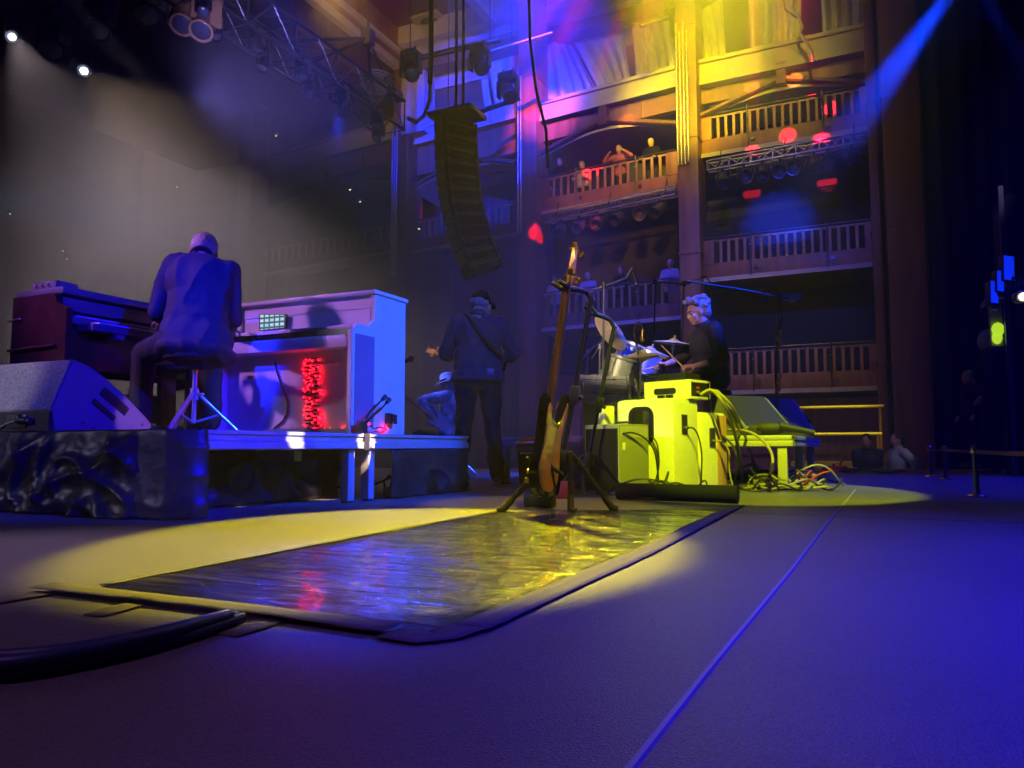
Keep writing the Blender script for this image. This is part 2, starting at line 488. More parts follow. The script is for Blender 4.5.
# pillars between the bays
def pillar(pa, pb, Y, name, m='hall_wood_dark', d=.7):
    a = atY(pa, 400, Y).x; c = atY(pb, 400, Y).x
    b = MB(); b.bx((a, Y - .25, -1.15), (c, Y + d, 15), .03)
    for z in (2.2, 5.2, 8.2, 11.2): b.bx((a - .02, Y - .27, z), (c + .02, Y + d, z + .05))
    struct(name, b, m)
    return a, c
PA = pillar(893, 932, 19.0, 'pillar', d=1.2)
PB = pillar(684, 705, 19.4, 'pillar.001', 'hall_wood')
PC = pillar(522, 540, 20.2, 'pillar.002', 'hall_wood')
PD = pillar(394, 409, 21.4, 'pillar.003')
pillar(878, 888, 19.25, 'pillar.004', d=.2)
pillar(236, 250, 22.6, 'pillar.005')

def conduits(x, y, z0, z1, k, label):
    t = thing('conduit_bundle', label, 'conduit', (x, y, z0), 0, 'upright conduits on the pillars')
    for i in range(k):
        b = MB(); h = z1 - .25 * (i % 2); b.cyl((x + .09 * i, y, z0), (x + .09 * i, y, h), .028)
        p = b.build('conduit_tube', 'aluminium', t)
        b = MB(); b.cyl((x + .09 * i, y, h), (x + .09 * i, y, h + .05), .034); b.build('conduit_cap', 'aluminium', p)
conduits(PB[0] + .03, 19.08, 7.5, atY(690, 22, 19.08).z, 4, 'bundle of four pipes up the yellow lit pillar')
conduits(PC[0] + .02, 19.88, 6.5, atY(518, 70, 19.88).z, 2, 'pair of pipes up the violet lit pillar')
conduits(PD[0] + .02, 21.08, 6.0, atY(400, 130, 21.08).z, 3, 'three pipes up the dim pillar under the truss end')

# fabric sails hung behind the gallery parapets
def sail(name, bay, corners, label, folds=5, v=1.0):
    """corners measured on the photograph: top-left, top-right, bottom-right, bottom-left, on a plane a little behind the parapet"""
    P = bay.P - bay.n * v
    q = [plane_hit(x, y, P, bay.n) for x, y in corners]
    def fn(u, w):
        p = (q[0] * (1 - u) + q[1] * u) * (1 - w) + (q[3] * (1 - u) + q[2] * u) * w
        return p + bay.n * (.09 * math.sin(u * folds * 2 * PI) * (.3 + w) - .35 * math.sin(PI * w) * math.sin(PI * u))
    b = MB(); b.solid_sheet(fn, 40, 10, .02)
    o = b.build(name, 'drape_fabric', smooth=180); tag(o, label, 'drape', 'fabric sails over the upper gallery'); return o
sail('drape_sail', BMd, [(487, 58), (553, 38), (562, 116), (500, 136)], 'pink fabric sail nearest the violet pillar, under the blue light', 4)
sail('drape_sail', BMd, [(553, 42), (573, 46), (604, 104), (563, 116)], 'narrow slanting mauve fabric sail next to the pink one', 3)
sail('drape_sail', BMd, [(575, 44), (622, 34), (634, 96), (606, 104)], 'grey mauve fabric sail half lost in the haze', 4)
sail('drape_sail', BMd, [(632, 24), (668, 14), (680, 82), (638, 94)], 'yellow lit fabric sail beside the pipe bundle', 4)
sail('drape_sail', BR, [(688, 18), (722, -2), (727, 66), (700, 74)], 'bright yellow fabric sail above the slatted balcony with red dots', 4)
sail('drape_sail', BR, [(748, -10), (802, -20), (800, 48), (752, 58)], 'brown orange fabric sail with an orange spot of light', 4)
sail('drape_sail', BR, [(820, -25), (866, -30), (866, 36), (824, 44)], 'dim fabric sail beside the tall brown pillar', 4)
sail('drape_sail', BL, [(480, 66), (520, 60), (517, 104), (486, 120)], 'violet fabric sail behind the hanging speaker column', 3, v=.5)

# ceiling: panels and beams
ZC = 13.4
k1 = fl(402, 44, ZC)
b = MB(); b.bx((-30, -4, ZC + .6), (8, 34, ZC + .8)); struct('ceiling', b, 'maroon_panel')
def cbeam(a, c, name, m='hall_plaster'):
    b = MB(); b.bx(a, c); struct(name, b, m)
xa = k1.x; ya = k1.y
cbeam((xa - 1.0, 6, ZC), (xa - .15, ya + 2.2, ZC + .65), 'beam_ceiling', 'hall_wood')
cbeam((xa - .95, 6, ZC - .25), (xa - .7, ya + 2.2, ZC + .1), 'beam_ceiling.001')
cbeam((xa - .35, 6, ZC - .12), (xa - .2, ya + 2.2, ZC + .1), 'beam_ceiling.002')
cbeam((xa - 2.6, 6, ZC - .5), (xa - 1.9, ya + 2.2, ZC + .65), 'beam_ceiling.003', 'hall_wood_dark')
for i, (dy, w, z, m) in enumerate([(0, .30, 0, 'hall_plaster'), (.45, .25, -.25, 'hall_plaster'), (.85, .55, -.5, 'hall_wood'), (1.6, .4, -.9, 'hall_plaster')]):
    cbeam((xa - .2, ya + dy, ZC + z), (3, ya + dy + w, ZC + .65), f'beam_ceiling.{10 + i:03d}', m)
for i, px in enumerate((500, 600, 720)):
    x = fl(px, 30, ZC).x
    cbeam((x - .15, 7, ZC - .1), (x + .15, ya, ZC + .6), f'beam_ceiling.{20 + i:03d}')
b = MB(); b.bx((xa - .2, ya + 1.7, ZC - 4.2), (xa + 4.5, ya + 1.9, ZC - .3)); struct('wall_frieze', b, 'hall_wood_dark')
b = MB(); b.bx((xa - .6, ya + .9, ZC - 2.6), (xa + .3, ya + 1.6, ZC - .4)); struct('beam_end', b, 'hall_plaster')
p = fl(431, 22, ZC + .55)
t = thing('ceiling_speaker', 'square pale ceiling speaker set in the maroon panel', 'speaker', (p.x, p.y, ZC + .5))
b = MB(); b.box((p.x, p.y, ZC + .55), (1.0, 1.0, .1), bevel=.02); b.build('frame', 'hall_plaster', t)
b = MB(); b.lathe([(0, -.05), (.18, -.06), (.32, -.02), (.34, 0), (.34, .04)], (p.x, p.y, ZC + .5)); b.build('cone', 'black_plastic', t)

# far end of the hall, drapes in the wings
b = MB(); b.bx((-34, 27, -1.2), (10, 27.3, 16)); struct('wall_far', b, 'hall_dark')
b = MB(); b.bx((-34.3, -6, -1.2), (-34, 27, 16)); struct('wall_house', b, 'hall_dark')
b = MB(); b.bx((-34, -6.3, -1.2), (10, -6, 16)); struct('wall_rear', b, 'hall_dark')
b = MB(); b.bx((9.9, -6, -1.2), (10.2, 27, 16)); struct('wall_wing', b, 'hall_dark')
def drape(x0, y0, x1, y1, z0, z1, label, amp=.09):
    d = V((x1 - x0, y1 - y0, 0)); n = V((-d.y, d.x, 0)).normalized(); k = max(6, int(d.length / .35))
    def fn(u, w):
        p = V((x0, y0, 0)) + d * u
        return (p.x + n.x * amp * math.sin(u * k * 2 * PI), p.y + n.y * amp * math.sin(u * k * 2 * PI), z0 + (z1 - z0) * w)
    b = MB(); b.solid_sheet(fn, k * 8, 2, .02)
    return tag(b.build('stage_drape', 'black_drape', smooth=180), label, 'stage curtain', 'black curtains in the wings')
drape(1.02, 16.2, 6.5, 16.6, -1.15, 15, 'tall black curtain hanging past the brown pillar')
drape(2.05, 11.6, 4.2, 12.0, 0.002, 12, 'nearer black curtain behind the blue lamps of the wing tower')

# yellow lit guard rails under the lowest balcony
def guard_rail(x0, x1, y, zs, label, post_px):
    t = thing('guard_rail', label, 'railing', ((x0 + x1) / 2, y, -1.15), 0)
    for z in zs:
        b = MB(); b.tube([(x0, y, z), ((x0 + x1) / 2, y, z), (x1, y, z)], .032); b.build('rail_tube', 'tube_yellow', t)
    for x in post_px:
        b = MB(); b.cyl((x, y, -1.15), (x, y, max(zs)), .03); b.build('post', 'hall_wood_dark', t)
gy = 17.6
guard_rail(atY(798, 407, gy).x, atY(884, 407, gy).x, gy, [atY(840, 407, gy).z], 'upper yellow pipe rail on the wall below the lowest balcony', [atY(x, 407, gy).x for x in (802, 880)])
guard_rail(atY(800, 434, gy - .4).x, atY(882, 434, gy - .4).x, gy - .4, [atY(840, 434, gy - .4).z], 'lower yellow pipe rail behind the man in dark clothes', [atY(x, 434, gy - .4).x for x in (812, 878)])
b = MB()
x0, x1 = atY(790, 465, 15.0).x, atY(874, 465, 15.0).x
for k in range(2): b.bx((x0, 14.9 + .28 * k, -1.15), (x1 + .1, 15.15 + .28 * k, -.03 + .10 * k), .015)
o = b.build('step_block', 'tube_yellow'); tag(o, 'pair of yellow edged steps beyond the stage edge', 'steps')
# ================================================================ riser, piano, organ, wedges
RZ = .41
RX = -2.78
t = thing('stage_riser', 'low aluminium framed riser under the organ and white piano', 'riser', (-3.9, 3.85, 0))
for y0, y1 in ((2.595, 3.84), (3.845, 5.14)):
    b = MB(); b.bx((-5.2, y0 + .01, RZ - .03), (RX - .02, y1 - .01, RZ)); b.build('deck', 'black_tolex', t)
    b = MB()
    def extr(a, c):
        b.bx(a, c, .004)
    prof = [(0, 0), (.028, 0), (.028, -.018), (.016, -.022), (.016, -.050), (.030, -.054), (.030, -.088), (.012, -.094), (0, -.094)]
    b.prism([(RX - .03 + x, y0, RZ + z) for x, z in prof], (0, y1 - y0, 0))
    b.bx((-5.2, y0, RZ - .094), (RX - .03, y0 + .03, RZ))
    b.bx((-5.2, y1 - .03, RZ - .094), (RX - .03, y1, RZ))
    b.build('frame', 'deck_metal', t)
for y in (2.66, 3.74, 3.94, 5.05):
    for x in (RX - (.14 if y < 2.8 else .06), -3.9, -5.1):
        b = MB(); b.bx((x - .03, y - .03, .012), (x + .03, y + .03, RZ - .094), .004)
        l = b.build('leg', 'deck_metal', t)
        b = MB(); b.cyl((x, y, 0), (x, y, .014), .035); b.build('foot', 'rubber', l)
b = MB(); b.box((RX + .002, 3.842, RZ - .05), (.012, .05, .10), bevel=.003); b.build('clamp', 'steel_dark', t)
b = MB(); b.bx((-5.0, 3.4, .25), (-2.95, 3.46, .31)); b.build('brace', 'aluminium', t)

def skirt(label, path, z0, z1, amp, seed, ny=22):
    L = [0]
    for p, q in zip(path, path[1:]): L.append(L[-1] + (V(q) - V(p)).length)
    def at(s):
        s *= L[-1]
        for i in range(len(path) - 1):
            if s <= L[i + 1] + 1e-9:
                f = (s - L[i]) / (L[i + 1] - L[i]); p = V(path[i]).lerp(V(path[i + 1]), f); d = (V(path[i + 1]) - V(path[i])).normalized()
                return p, V((d.y, -d.x, 0))
        return V(path[-1]), V((0, -1, 0))
    def fn(u, w):
        p, n = at(u); z = z0 + (z1 - z0) * w
        s = u * L[-1]
        ridge = lambda a, b_, c: (1 - abs(noise.noise(V((a, b_, c))))) ** 5
        w_ = noise.noise(V((s * 1.7, z * 2, seed))) * .8
        d = amp * (1.2 * ridge(s * 2.0 + seed + w_, z * 3.0 + w_, 1.7) + .9 * ridge(s * 4.2 + z * 4, z * 4 - s * 2.4 + w_, 4.2) + .14 * ridge(s * 12 - z * 7, z * 10 + s * 5, 7.7))
        d *= min(1, (1 - w) * 5) * (1 if u < .86 or amp < .03 else .3)
        d += .012
        return p + n * d + V((0, 0, z))
    b = MB(); b.solid_sheet(fn, int(L[-1] * 60), ny, .006)
    return tag(b.build('riser_skirt', 'skirt_cloth', smooth=180), label, 'skirt', 'black cloth skirts on the riser')
skirt('crumpled black cloth skirt wrapped round the riser corner under the monitor wedge', [(-5.25, 2.50, 0), (-2.90, 2.50, 0), (-2.775, 2.575, 0), (-2.77, 2.60, 0)], .008, RZ + .002, .05, 3.1, ny=40)
skirt('black cloth skirt closing the far end of the riser behind the piano', [(-2.80, 4.12, 0), (-2.80, 4.7, 0), (-2.79, 5.1, 0), (-2.84, 5.20, 0), (-3.4, 5.22, 0)], .008, RZ - .095, .02, 9.4)
skirt('dark sheet added inside the riser as the shade behind its front legs', [(-3.25, 2.75, 0), (-3.25, 4.15, 0)], .008, RZ - .10, .03, 5.5)  # added dark sheet, stands for the blackness under the deck

# ---- monitor wedge (local: rear face towards -y, grille slopes to +y)
def wedge(name, label, loc, rot, w=.66, d=.60, h=.375, group=None, body='wedge_paint', grille=True, rear=True, bow=1.35):
    t = thing(name, label, 'monitor speaker', loc, rot, group)
    P = [(-d / 2 + .02, 0), (-d / 2 - .0, .11), (-d / 2 + .10, h), (-d / 2 + .12, h)]
    for k in range(1, 9):
        f = k / 9; P.append((-d / 2 + .12 + (d - .12) * f, h - (h - .05) * (f ** bow)))
    P += [(d / 2, .05), (d / 2 - .03, 0)]
    b = MB(); b.prism([(-w / 2, y, z) for y, z in P], (w, 0, 0), bevel=.006)
    b.build('cabinet', body, t, local=True)
    if grille:
        G = [(y + .006, z + .004) for y, z in P[3:12]] + [(y - .004, z - .012) for y, z in P[3:12]][::-1]
        b = MB(); b.prism([(-w / 2 + .03, y, z) for y, z in G], (w - .06, 0, 0)); b.build('grille', 'black_tolex', t, local=True)
    if rear:
        b = MB(); b.prism([(-w / 2 + .004, -d / 2 - .006, .115), (-w / 2 + .004, -d / 2 + .094, h - .004), (-w / 2 + .004, -d / 2 + .106, h - .004), (-w / 2 + .004, -d / 2 + .006, .115)], (w - .008, 0, 0))
        b.build('rear_panel', 'grey_speckle', t, local=True)
        b = MB(); b.bx((-w / 2 + .004, -d / 2 - .010, .004), (w / 2 - .004, -d / 2 + .018, .108)); b.build('base_panel', 'black_plastic', t, local=True)
        b = MB(); b.box((.12, -d / 2 - .012, .055), (.16, .012, .07), bevel=.003); b.build('connector_plate', 'steel_dark', t, local=True)
    for sx in (-1, 1):
        for (y0, z0, L, wd) in ((.055, .175, .20, .055), (-.01, .125, .17, .032)):
            a = -.62
            m_ = Matrix.Translation((sx * (w / 2), y0, z0)) @ Matrix.Rotation(a, 4, 'X')
            b = MB(); b.box((0, 0, 0), (.008, L, wd), m_, bevel=.0035); b.build('handle_slot', 'black_plastic', t, local=True)
        b = MB()
        for y0, z0 in ((-.13, .05), (-.07, .02), (.24, .05)): b.cyl((sx * (w / 2 - .002), y0, z0), (sx * (w / 2 + .004), y0, z0), .009, n=8)
        b.build('screw', 'steel_dark', t, local=True)
    return t
wedge('monitor_wedge', 'large grey speckled monitor wedge on the riser corner, side lit blue', (-3.86 - .38, 2.90, RZ), 0, w=.76, d=.62, h=.385)

# plug and lead lying at the wedge
t = thing('microphone_stand', 'short mic stand head lying beside the grey speckled wedge', 'mic stand', (-4.0, 2.56, RZ))
a = atY(6, 424, 2.57); c = atY(19, 420, 2.57); 
b = MB(); b.cyl(atY(-18, 437, 2.57), a, .006); b.cyl(a, c, .006); b.build('rod', 'aluminium', t)
b = MB(); b.cyl(c, c + V((.07, 0, -.005)), .024, .020); b.sph(c + V((.005, 0, .008)), .024, 10); b.build('clutch', 'black_plastic', t)
b = MB(); b.cyl(c + V((.07, 0, -.005)), c + V((.10, 0, -.007)), .016); b.build('knob', 'steel_dark', t)

# ---- white upright keyboard (long along x, keys towards -y, end towards +x)
x0, x1 = -4.08, -2.90; yb, ym, yf = 4.44, 4.075, 3.84
t = thing('upright_piano', 'white upright piano with string lights, its end panel lit blue', 'piano', ((x0 + x1) / 2, 4.15, RZ))
T_ = .925 + RZ
b = MB()
prof = [(yb, RZ), (yb, T_ - .012), (ym, T_ - .012), (ym, T_ - .19), (ym - .03, T_ - .215), (ym - .05, T_ - .235), (yf + .05, T_ - .235), (yf + .035, T_ - .27), (yf, T_ - .285), (yf, RZ)]
b.prism([(x1 - .035, y, z) for y, z in prof], (.035, 0, 0), bevel=.004); b.build('end_panel', 'white_paint', t)
b = MB(); b.prism([(x0, y, z) for y, z in prof], (.035, 0, 0), bevel=.004); b.build('end_panel', 'white_paint', t)
b = MB(); b.bx((x1, yf + .035, RZ + .05), (x1 + .004, yf + .235, T_ - .30)); b.build('end_inset', 'inset_cloth', t)
b = MB(); b.bx((x0 - .012, ym - .015, T_ - .014), (x1 + .012, yb + .012, T_ + .012), .005); b.build('lid', 'white_paint', t)
b = MB(); b.bx((x0 + .035, ym + .02, T_ - .22), (x1 - .035, ym + .04, T_ - .01)); b.bx((x0 + .05, ym + .014, T_ - .10), (x1 - .05, ym + .03, T_ - .09)); b.build('music_panel', 'white_paint', t)
b = MB(); b.bx((x0 + .035, yf + .06, T_ - .27), (x1 - .035, ym + .03, T_ - .235), .004); b.build('fallboard', 'white_paint', t)
b = MB(); b.bx((x0 + .035, yf + .02, T_ - .315), (x1 - .035, yf + .07, T_ - .265)); b.build('key_cover', 'black_gloss', t)
b = MB(); b.bx((x0 + .035, yf - .005, T_ - .385), (x1 - .035, yf + .22, T_ - .315), .006); b.build('key_slip', 'white_paint', t)
b = MB()
nk = 44
for k in range(nk):
    xa_ = x0 + .06 + (x1 - x0 - .12) * k / nk; b.bx((xa_, yf + .012, T_ - .318), (xa_ + .019, yf + .05, T_ - .305))
b.build('key', 'white_paint', t)
b = MB(); b.bx((x0 + .035, yf + .13, RZ + .03), (x1 - .035, yf + .15, T_ - .385)); b.bx((x0 + .035, yf + .10, RZ), (x1 - .035, yf + .16, RZ + .04)); b.build('lower_panel', 'white_paint', t)
b = MB(); b.box((x0 + .24, yf + .128, T_ - .53), (.05, .006, .022)); b.build('name_plate', 'steel_dark', t)
b = MB(); b.box((x1 - .28, yf + .128, T_ - .47), (.22, .10, .012)); b.build('bracket', 'white_paint', t)
LEDS = []
for i in range(78):                                       # string of red lights wound in a column
    u = random.random(); px = 303 + 18 * random.random() if i < 58 else random.choice([random.uniform(318, 322), random.uniform(300, 345)])
    py = 358 + 74 * random.random() if px < 322 else random.uniform(424, 431)
    LEDS.append(atY(px, py, yf + .115))
ls = thing('string_lights', 'wire of red fairy lights wound up the front of the white piano', 'lights', (LEDS[0].x, yf + .11, RZ))
cz = sorted(LEDS, key=lambda p: p.z)
b = MB()
zz = [atY(312 + 8 * math.sin(k * 1.9), 431 - 73 * k / 60, yf + .117) for k in range(61)]
b.tube(zz, .004, 5); b.tube([p + V((.02 * math.sin(i * 2.1), .004, 0)) for i, p in enumerate(zz)], .003, 5)
b.tube([atY(x, 429 + 1.2 * math.sin(x), yf + .112) for x in range(312, 347, 3)], .003, 5)
b.build('wire', 'cable_black', ls)
for p in LEDS:
    b = MB(); b.ico(p, .0055, 1); b.build('bulb', 'led_red', ls)
t2 = thing('tablet_computer', 'glowing tablet computer propped on the white piano', 'tablet', atY(273, 330, ym - .05))
q = [atY(x, y, ym - .012) for x, y in ((259, 331), (286, 328), (287, 314), (259, 314))]
q0 = q
b = MB(); b.prism(q, (0, .012, 0), bevel=.002); b.build('case', 'black_plastic', t2)
cx = sum(q, V()) / 4
sc_ = [cx + (p - cx) * .90 + V((0, -.0015, 0)) for p in q]
mm, nt, bs = _new('tablet_screen'); tc = nt.nodes.new('ShaderNodeTexCoord'); br = nt.nodes.new('ShaderNodeTexBrick')
br.offset = 0; br.inputs['Scale'].default_value = 1; br.inputs['Brick Width'].default_value = .046; br.inputs['Row Height'].default_value = .034; br.inputs['Mortar Size'].default_value = .007
br.inputs['Color1'].default_value = (.35, .75, .80, 1); br.inputs['Color2'].default_value = (.6, .9, .9, 1); br.inputs['Mortar'].default_value = (.03, .10, .13, 1)
sp = nt.nodes.new('ShaderNodeSeparateXYZ'); cb = nt.nodes.new('ShaderNodeCombineXYZ')
nt.links.new(tc.outputs['Object'], sp.inputs[0]); nt.links.new(sp.outputs[0], cb.inputs[0]); nt.links.new(sp.outputs[2], cb.inputs[1])
nt.links.new(cb.outputs[0], br.inputs['Vector']); nt.links.new(br.outputs['Color'], bs.inputs['Emission Color']); bs.inputs['Emission Strength'].default_value = .85
bs.inputs['Base Color'].default_value = (.01, .01, .01, 1); M['screen'] = mm
b = MB(); b.prism(sc_, (0, .002, 0)); b.build('screen', 'screen', t2)
# cable looping down the lower panel
b = MB(); b.tube([atY(x, y, yf + .12) for x, y in ((275, 362), (277, 372), (281, 384), (286, 396), (288, 405), (287, 414), (283, 421), (277, 426), (272, 430))], .006)
tag(b.build('power_lead', 'cable_black'), 'black lead looping down the front of the white piano', 'cable')
# string lights box and small mic stand on the riser by the piano end
t = thing('gooseneck_lamp', 'small black twin gooseneck on the riser before the piano end', 'gooseneck', atX(365, 434, RX - .06))
X_ = RX - .05
b = MB(); b.bx(atX(361, 434, X_) + V((-.04, 0, 0)), atX(368, 421, X_), .006); b.build('base_block', 'black_plastic', t)
for pts in (((365, 422), (370, 412), (378, 404), (384, 398)), ((366, 422), (374, 414), (382, 408), (388, 401))):
    b = MB(); b.tube([atX(x, y, X_) for x, y in pts], .006); q = b.build('gooseneck', 'black_metal', t)
    a_, c_ = atX(*pts[-2], X_), atX(*pts[-1], X_); d_ = (c_ - a_).normalized()
    b = MB(); b.cyl(c_ - d_ * .02, c_ + d_ * .02, .012, .016); b.build('lamp_head', 'black_metal', q)
t = thing('power_connector', 'black plug box fixed low on the blue lit piano end', 'plug box', atX(388, 424, x1))
b = MB(); b.bx(atX(384.5, 424, x1) , atX(391, 413, x1 + .04), .006); b.build('box', 'black_plastic', t)
for k in range(3):
    b = MB(); p = atX(391, 415 + 3.2 * k, x1 + .03); b.cyl(p, p + V((.0, .06, -.006)), .011); b.build('plug', 'black_plastic', t)
b = MB(); b.ico(atX(386, 429, x1 + .02), .014, 1); tag(b.build('pilot_light', 'led_red'), 'red pilot light glowing at the foot of the piano end', 'light')
b = MB(); b.ico(atX(369, 424, x1 + .05), .008, 1); tag(b.build('pilot_light', 'led_red'), 'tiny red pilot light beside the twin gooseneck', 'light')
b = MB(); b.tube([atX(x, y, x1 + .03) for x, y in ((386, 429), (380, 427), (374, 429), (369, 424))], .004)
tag(b.build('power_lead', 'cable_black'), 'thin black lead between the two red pilot lights', 'cable')
# microphone on a boom behind the piano
t = thing('microphone_stand', 'boom stand with a black microphone beyond the blue piano end', 'mic stand', dep(401, 434, 6.2))
tip = dep(411, 359, 6.2)
b = MB(); b.cyl(dep(401, 437, 6.2), dep(401, 363, 6.2), .011); b.build('pole', 'black_metal', t)
b = MB(); b.cyl(dep(394, 366, 6.2), dep(404, 362, 6.2), .009); b.build('boom', 'black_metal', t)
b = MB(); b.cyl(dep(402, 363, 6.2), tip, .012, .018); b.build('microphone_body', 'black_plastic', t)
b = MB(); b.sph(tip, .026, 10); b.build('microphone_grille', 'steel_dark', t)
b = MB()
for k in range(3):
    a = k * 2.1; p = dep(401, 434, 6.2); b.cyl((p.x, p.y, .12), (p.x + .3 * math.cos(a), p.y + .3 * math.sin(a), .01), .009)
b.cyl((dep(401, 434, 6.2).x, dep(401, 434, 6.2).y, .1), dep(401, 437, 6.2), .012)
b.build('tripod', 'black_metal', t)

# ---- organ: keys towards +x, near end towards -y
X0, X1 = -4.93, -4.40; Y0, Y1 = 3.02, 4.24; OT = RZ + .865; OB = RZ + .40
t = thing('organ', 'dark maroon wooden organ with blue lit top boards facing the seated pianist', 'organ', ((X0 + X1) / 2, (Y0 + Y1) / 2, RZ))
for y in (Y0, Y1 - .04):
    b = MB(); b.prism([(X0, y, OB - .06), (X0, y, OT), (X1 - .12, y, OT), (X1 - .10, y, OT - .06), (X1, y, OT - .10), (X1, y, OB - .02)], (0, .04, 0), bevel=.004); b.build('end_panel', 'maroon_wood', t)
b = MB(); b.bx((X1 - .05, Y0 + .04, OB), (X1 - .03, Y1 - .04, OT - .22)); b.bx((X1 - .055, Y0 + .06, OB), (X1 - .02, Y1 - .06, OB + .03)); b.build('front_panel', 'maroon_wood', t)
b = MB(); b.bx((X0 + .01, Y0 + .04, OB), (X0 + .03, Y1 - .04, OT)); b.build('back_panel', 'maroon_wood', t)
b = MB(); b.bx((X0 - .01, Y0 + .03, OT), (X1 - .09, Y1 + .01, OT + .045), .008); b.build('top_board', 'organ_trim', t)
b = MB(); b.bx((X1 - .26, Y0 + .04, OT - .10), (X1 - .10, Y1 - .04, OT - .02), .006); b.build('drawbar_shelf', 'organ_trim', t)
for k, (xx, zz) in enumerate(((X1 - .12, OT - .13), (X1 + .10, OT - .19))):
    b = MB(); b.bx((xx - .16, Y0 + .10, zz - .045), (xx, Y1 - .10, zz), .005); mn = b.build('manual', 'organ_trim', t)
    b = MB()
    for q_ in range(36):
        y = Y0 + .14 + (Y1 - Y0 - .28) * q_ / 36; b.bx((xx - .13, y, zz), (xx + .008, y + .024, zz + .012))
    b.build('key', 'white_paint', mn)
b = MB(); b.box((X1 + .02, Y0 + .30, OT - .24), (.14, .07, .06), bevel=.006); b.build('switch_box', 'organ_trim', t)
for x in (X0 + .05, X1 - .06):
    for y in (Y0 + .02, Y1 - .02):
        b = MB(); b.bx((x - .03, y - .02, RZ), (x + .03, y + .02, OB), .004); b.build('leg', 'maroon_wood', t)
b = MB(); b.bx((X0 + .02, Y0 + .05, RZ + .10), (X0 + .05, Y1 - .05, RZ + .3)); b.build('knee_board', 'maroon_wood', t)
b = MB(); b.bx((X1 - .30, Y0 + .2, RZ + .001), (X1 + .1, Y1 - .2, RZ + .06), .01); b.build('pedal_board', 'rosewood', t)
t = thing('effects_box', 'grey metal control box on the near end of the organ', 'box', (X0 + .22, Y0 + .12, OT + .045))
b = MB(); b.bx((X0 + .10, Y0 + .05, OT + .046), (X0 + .34, Y0 + .20, OT + .095), .006); b.build('housing', 'grey_speckle', t)
b = MB()
for k in range(3): b.cyl((X0 + .15 + .06 * k, Y0 + .048, OT + .072), (X0 + .15 + .06 * k, Y0 + .036, OT + .072), .011, n=10)
b.build('knob', 'aluminium', t)
# boards on stands beside the organ near end: strips
b = MB(); b.tube([atY(x, y, Y0 - .01) for x, y in ((8, 322), (14, 320), (20, 319))], .006); tag(b.build('clip_rod', 'aluminium'), 'thin metal rod across the organ end panel', 'rod')
b = MB(); b.cyl(atY(8, 351, Y0 - .012), atY(54, 345, Y0 - .012), .009); tag(b.build('end_batten', 'rosewood'), 'wooden batten low on the organ end panel', 'batten')

# ---- drum throne of the pianist
SP = V((-3.68, 3.35, RZ)); SH = .50
def throne(label, p, h, rot=0):
    t = thing('drum_throne', label, 'stool', p, rot)
    b = MB(); b.lathe([(0, h - .07), (.15, h - .07), (.178, h - .055), (.185, h - .03), (.178, h - .008), (.15, h), (0, h + .006)], (0, 0, 0)); b.build('seat', 'black_tolex', t, local=True)
    b = MB(); b.cyl((0, 0, h - .07), (0, 0, .06), .013); b.cyl((0, 0, h - .09), (0, 0, h - .07), .05); b.build('pole', 'chrome', t, local=True)
    b = MB(); b.cyl((0, 0, .20), (0, 0, .27), .026); b.cyl((.02, 0, .235), (.06, 0, .235), .008); b.build('collar', 'chrome', t, local=True)
    for k in range(3):
        a = .5 + k * 2.094; c, s = math.cos(a), math.sin(a)
        b = MB(); b.cyl((.02 * c, .02 * s, .24), (.25 * c, .25 * s, .015), .011); b.cyl((.015 * c, .015 * s, .07), (.15 * c, .15 * s, .115), .008)
        l = b.build('leg', 'chrome', t, local=True)
        b = MB(); b.ico((.25 * c, .25 * s, .014), .016, 1); b.build('foot', 'rubber', l, local=True)
    return t
throne('chrome legged stool under the seated pianist', SP, SH, .3)
# wooden post and pedal of the organ bench beyond the pianist's knee
t = thing('organ_bench', 'dark wooden organ bench beyond the pianist on the riser', 'bench', (-4.1, 4.0, RZ))
pb = dep(165, 432, 5.3)
b = MB(); b.bx((pb.x - .28, pb.y - .12, RZ + .44), (pb.x + .30, pb.y + .14, RZ + .475), .01); b.build('seat', 'rosewood', t)
for dx in (-.24, .0, .26):
    b = MB(); b.bx((pb.x + dx - .022, pb.y - .06, RZ), (pb.x + dx + .022, pb.y + .06, RZ + .44), .004); b.build('leg', 'ply_wood' if dx == 0 else 'rosewood', t)

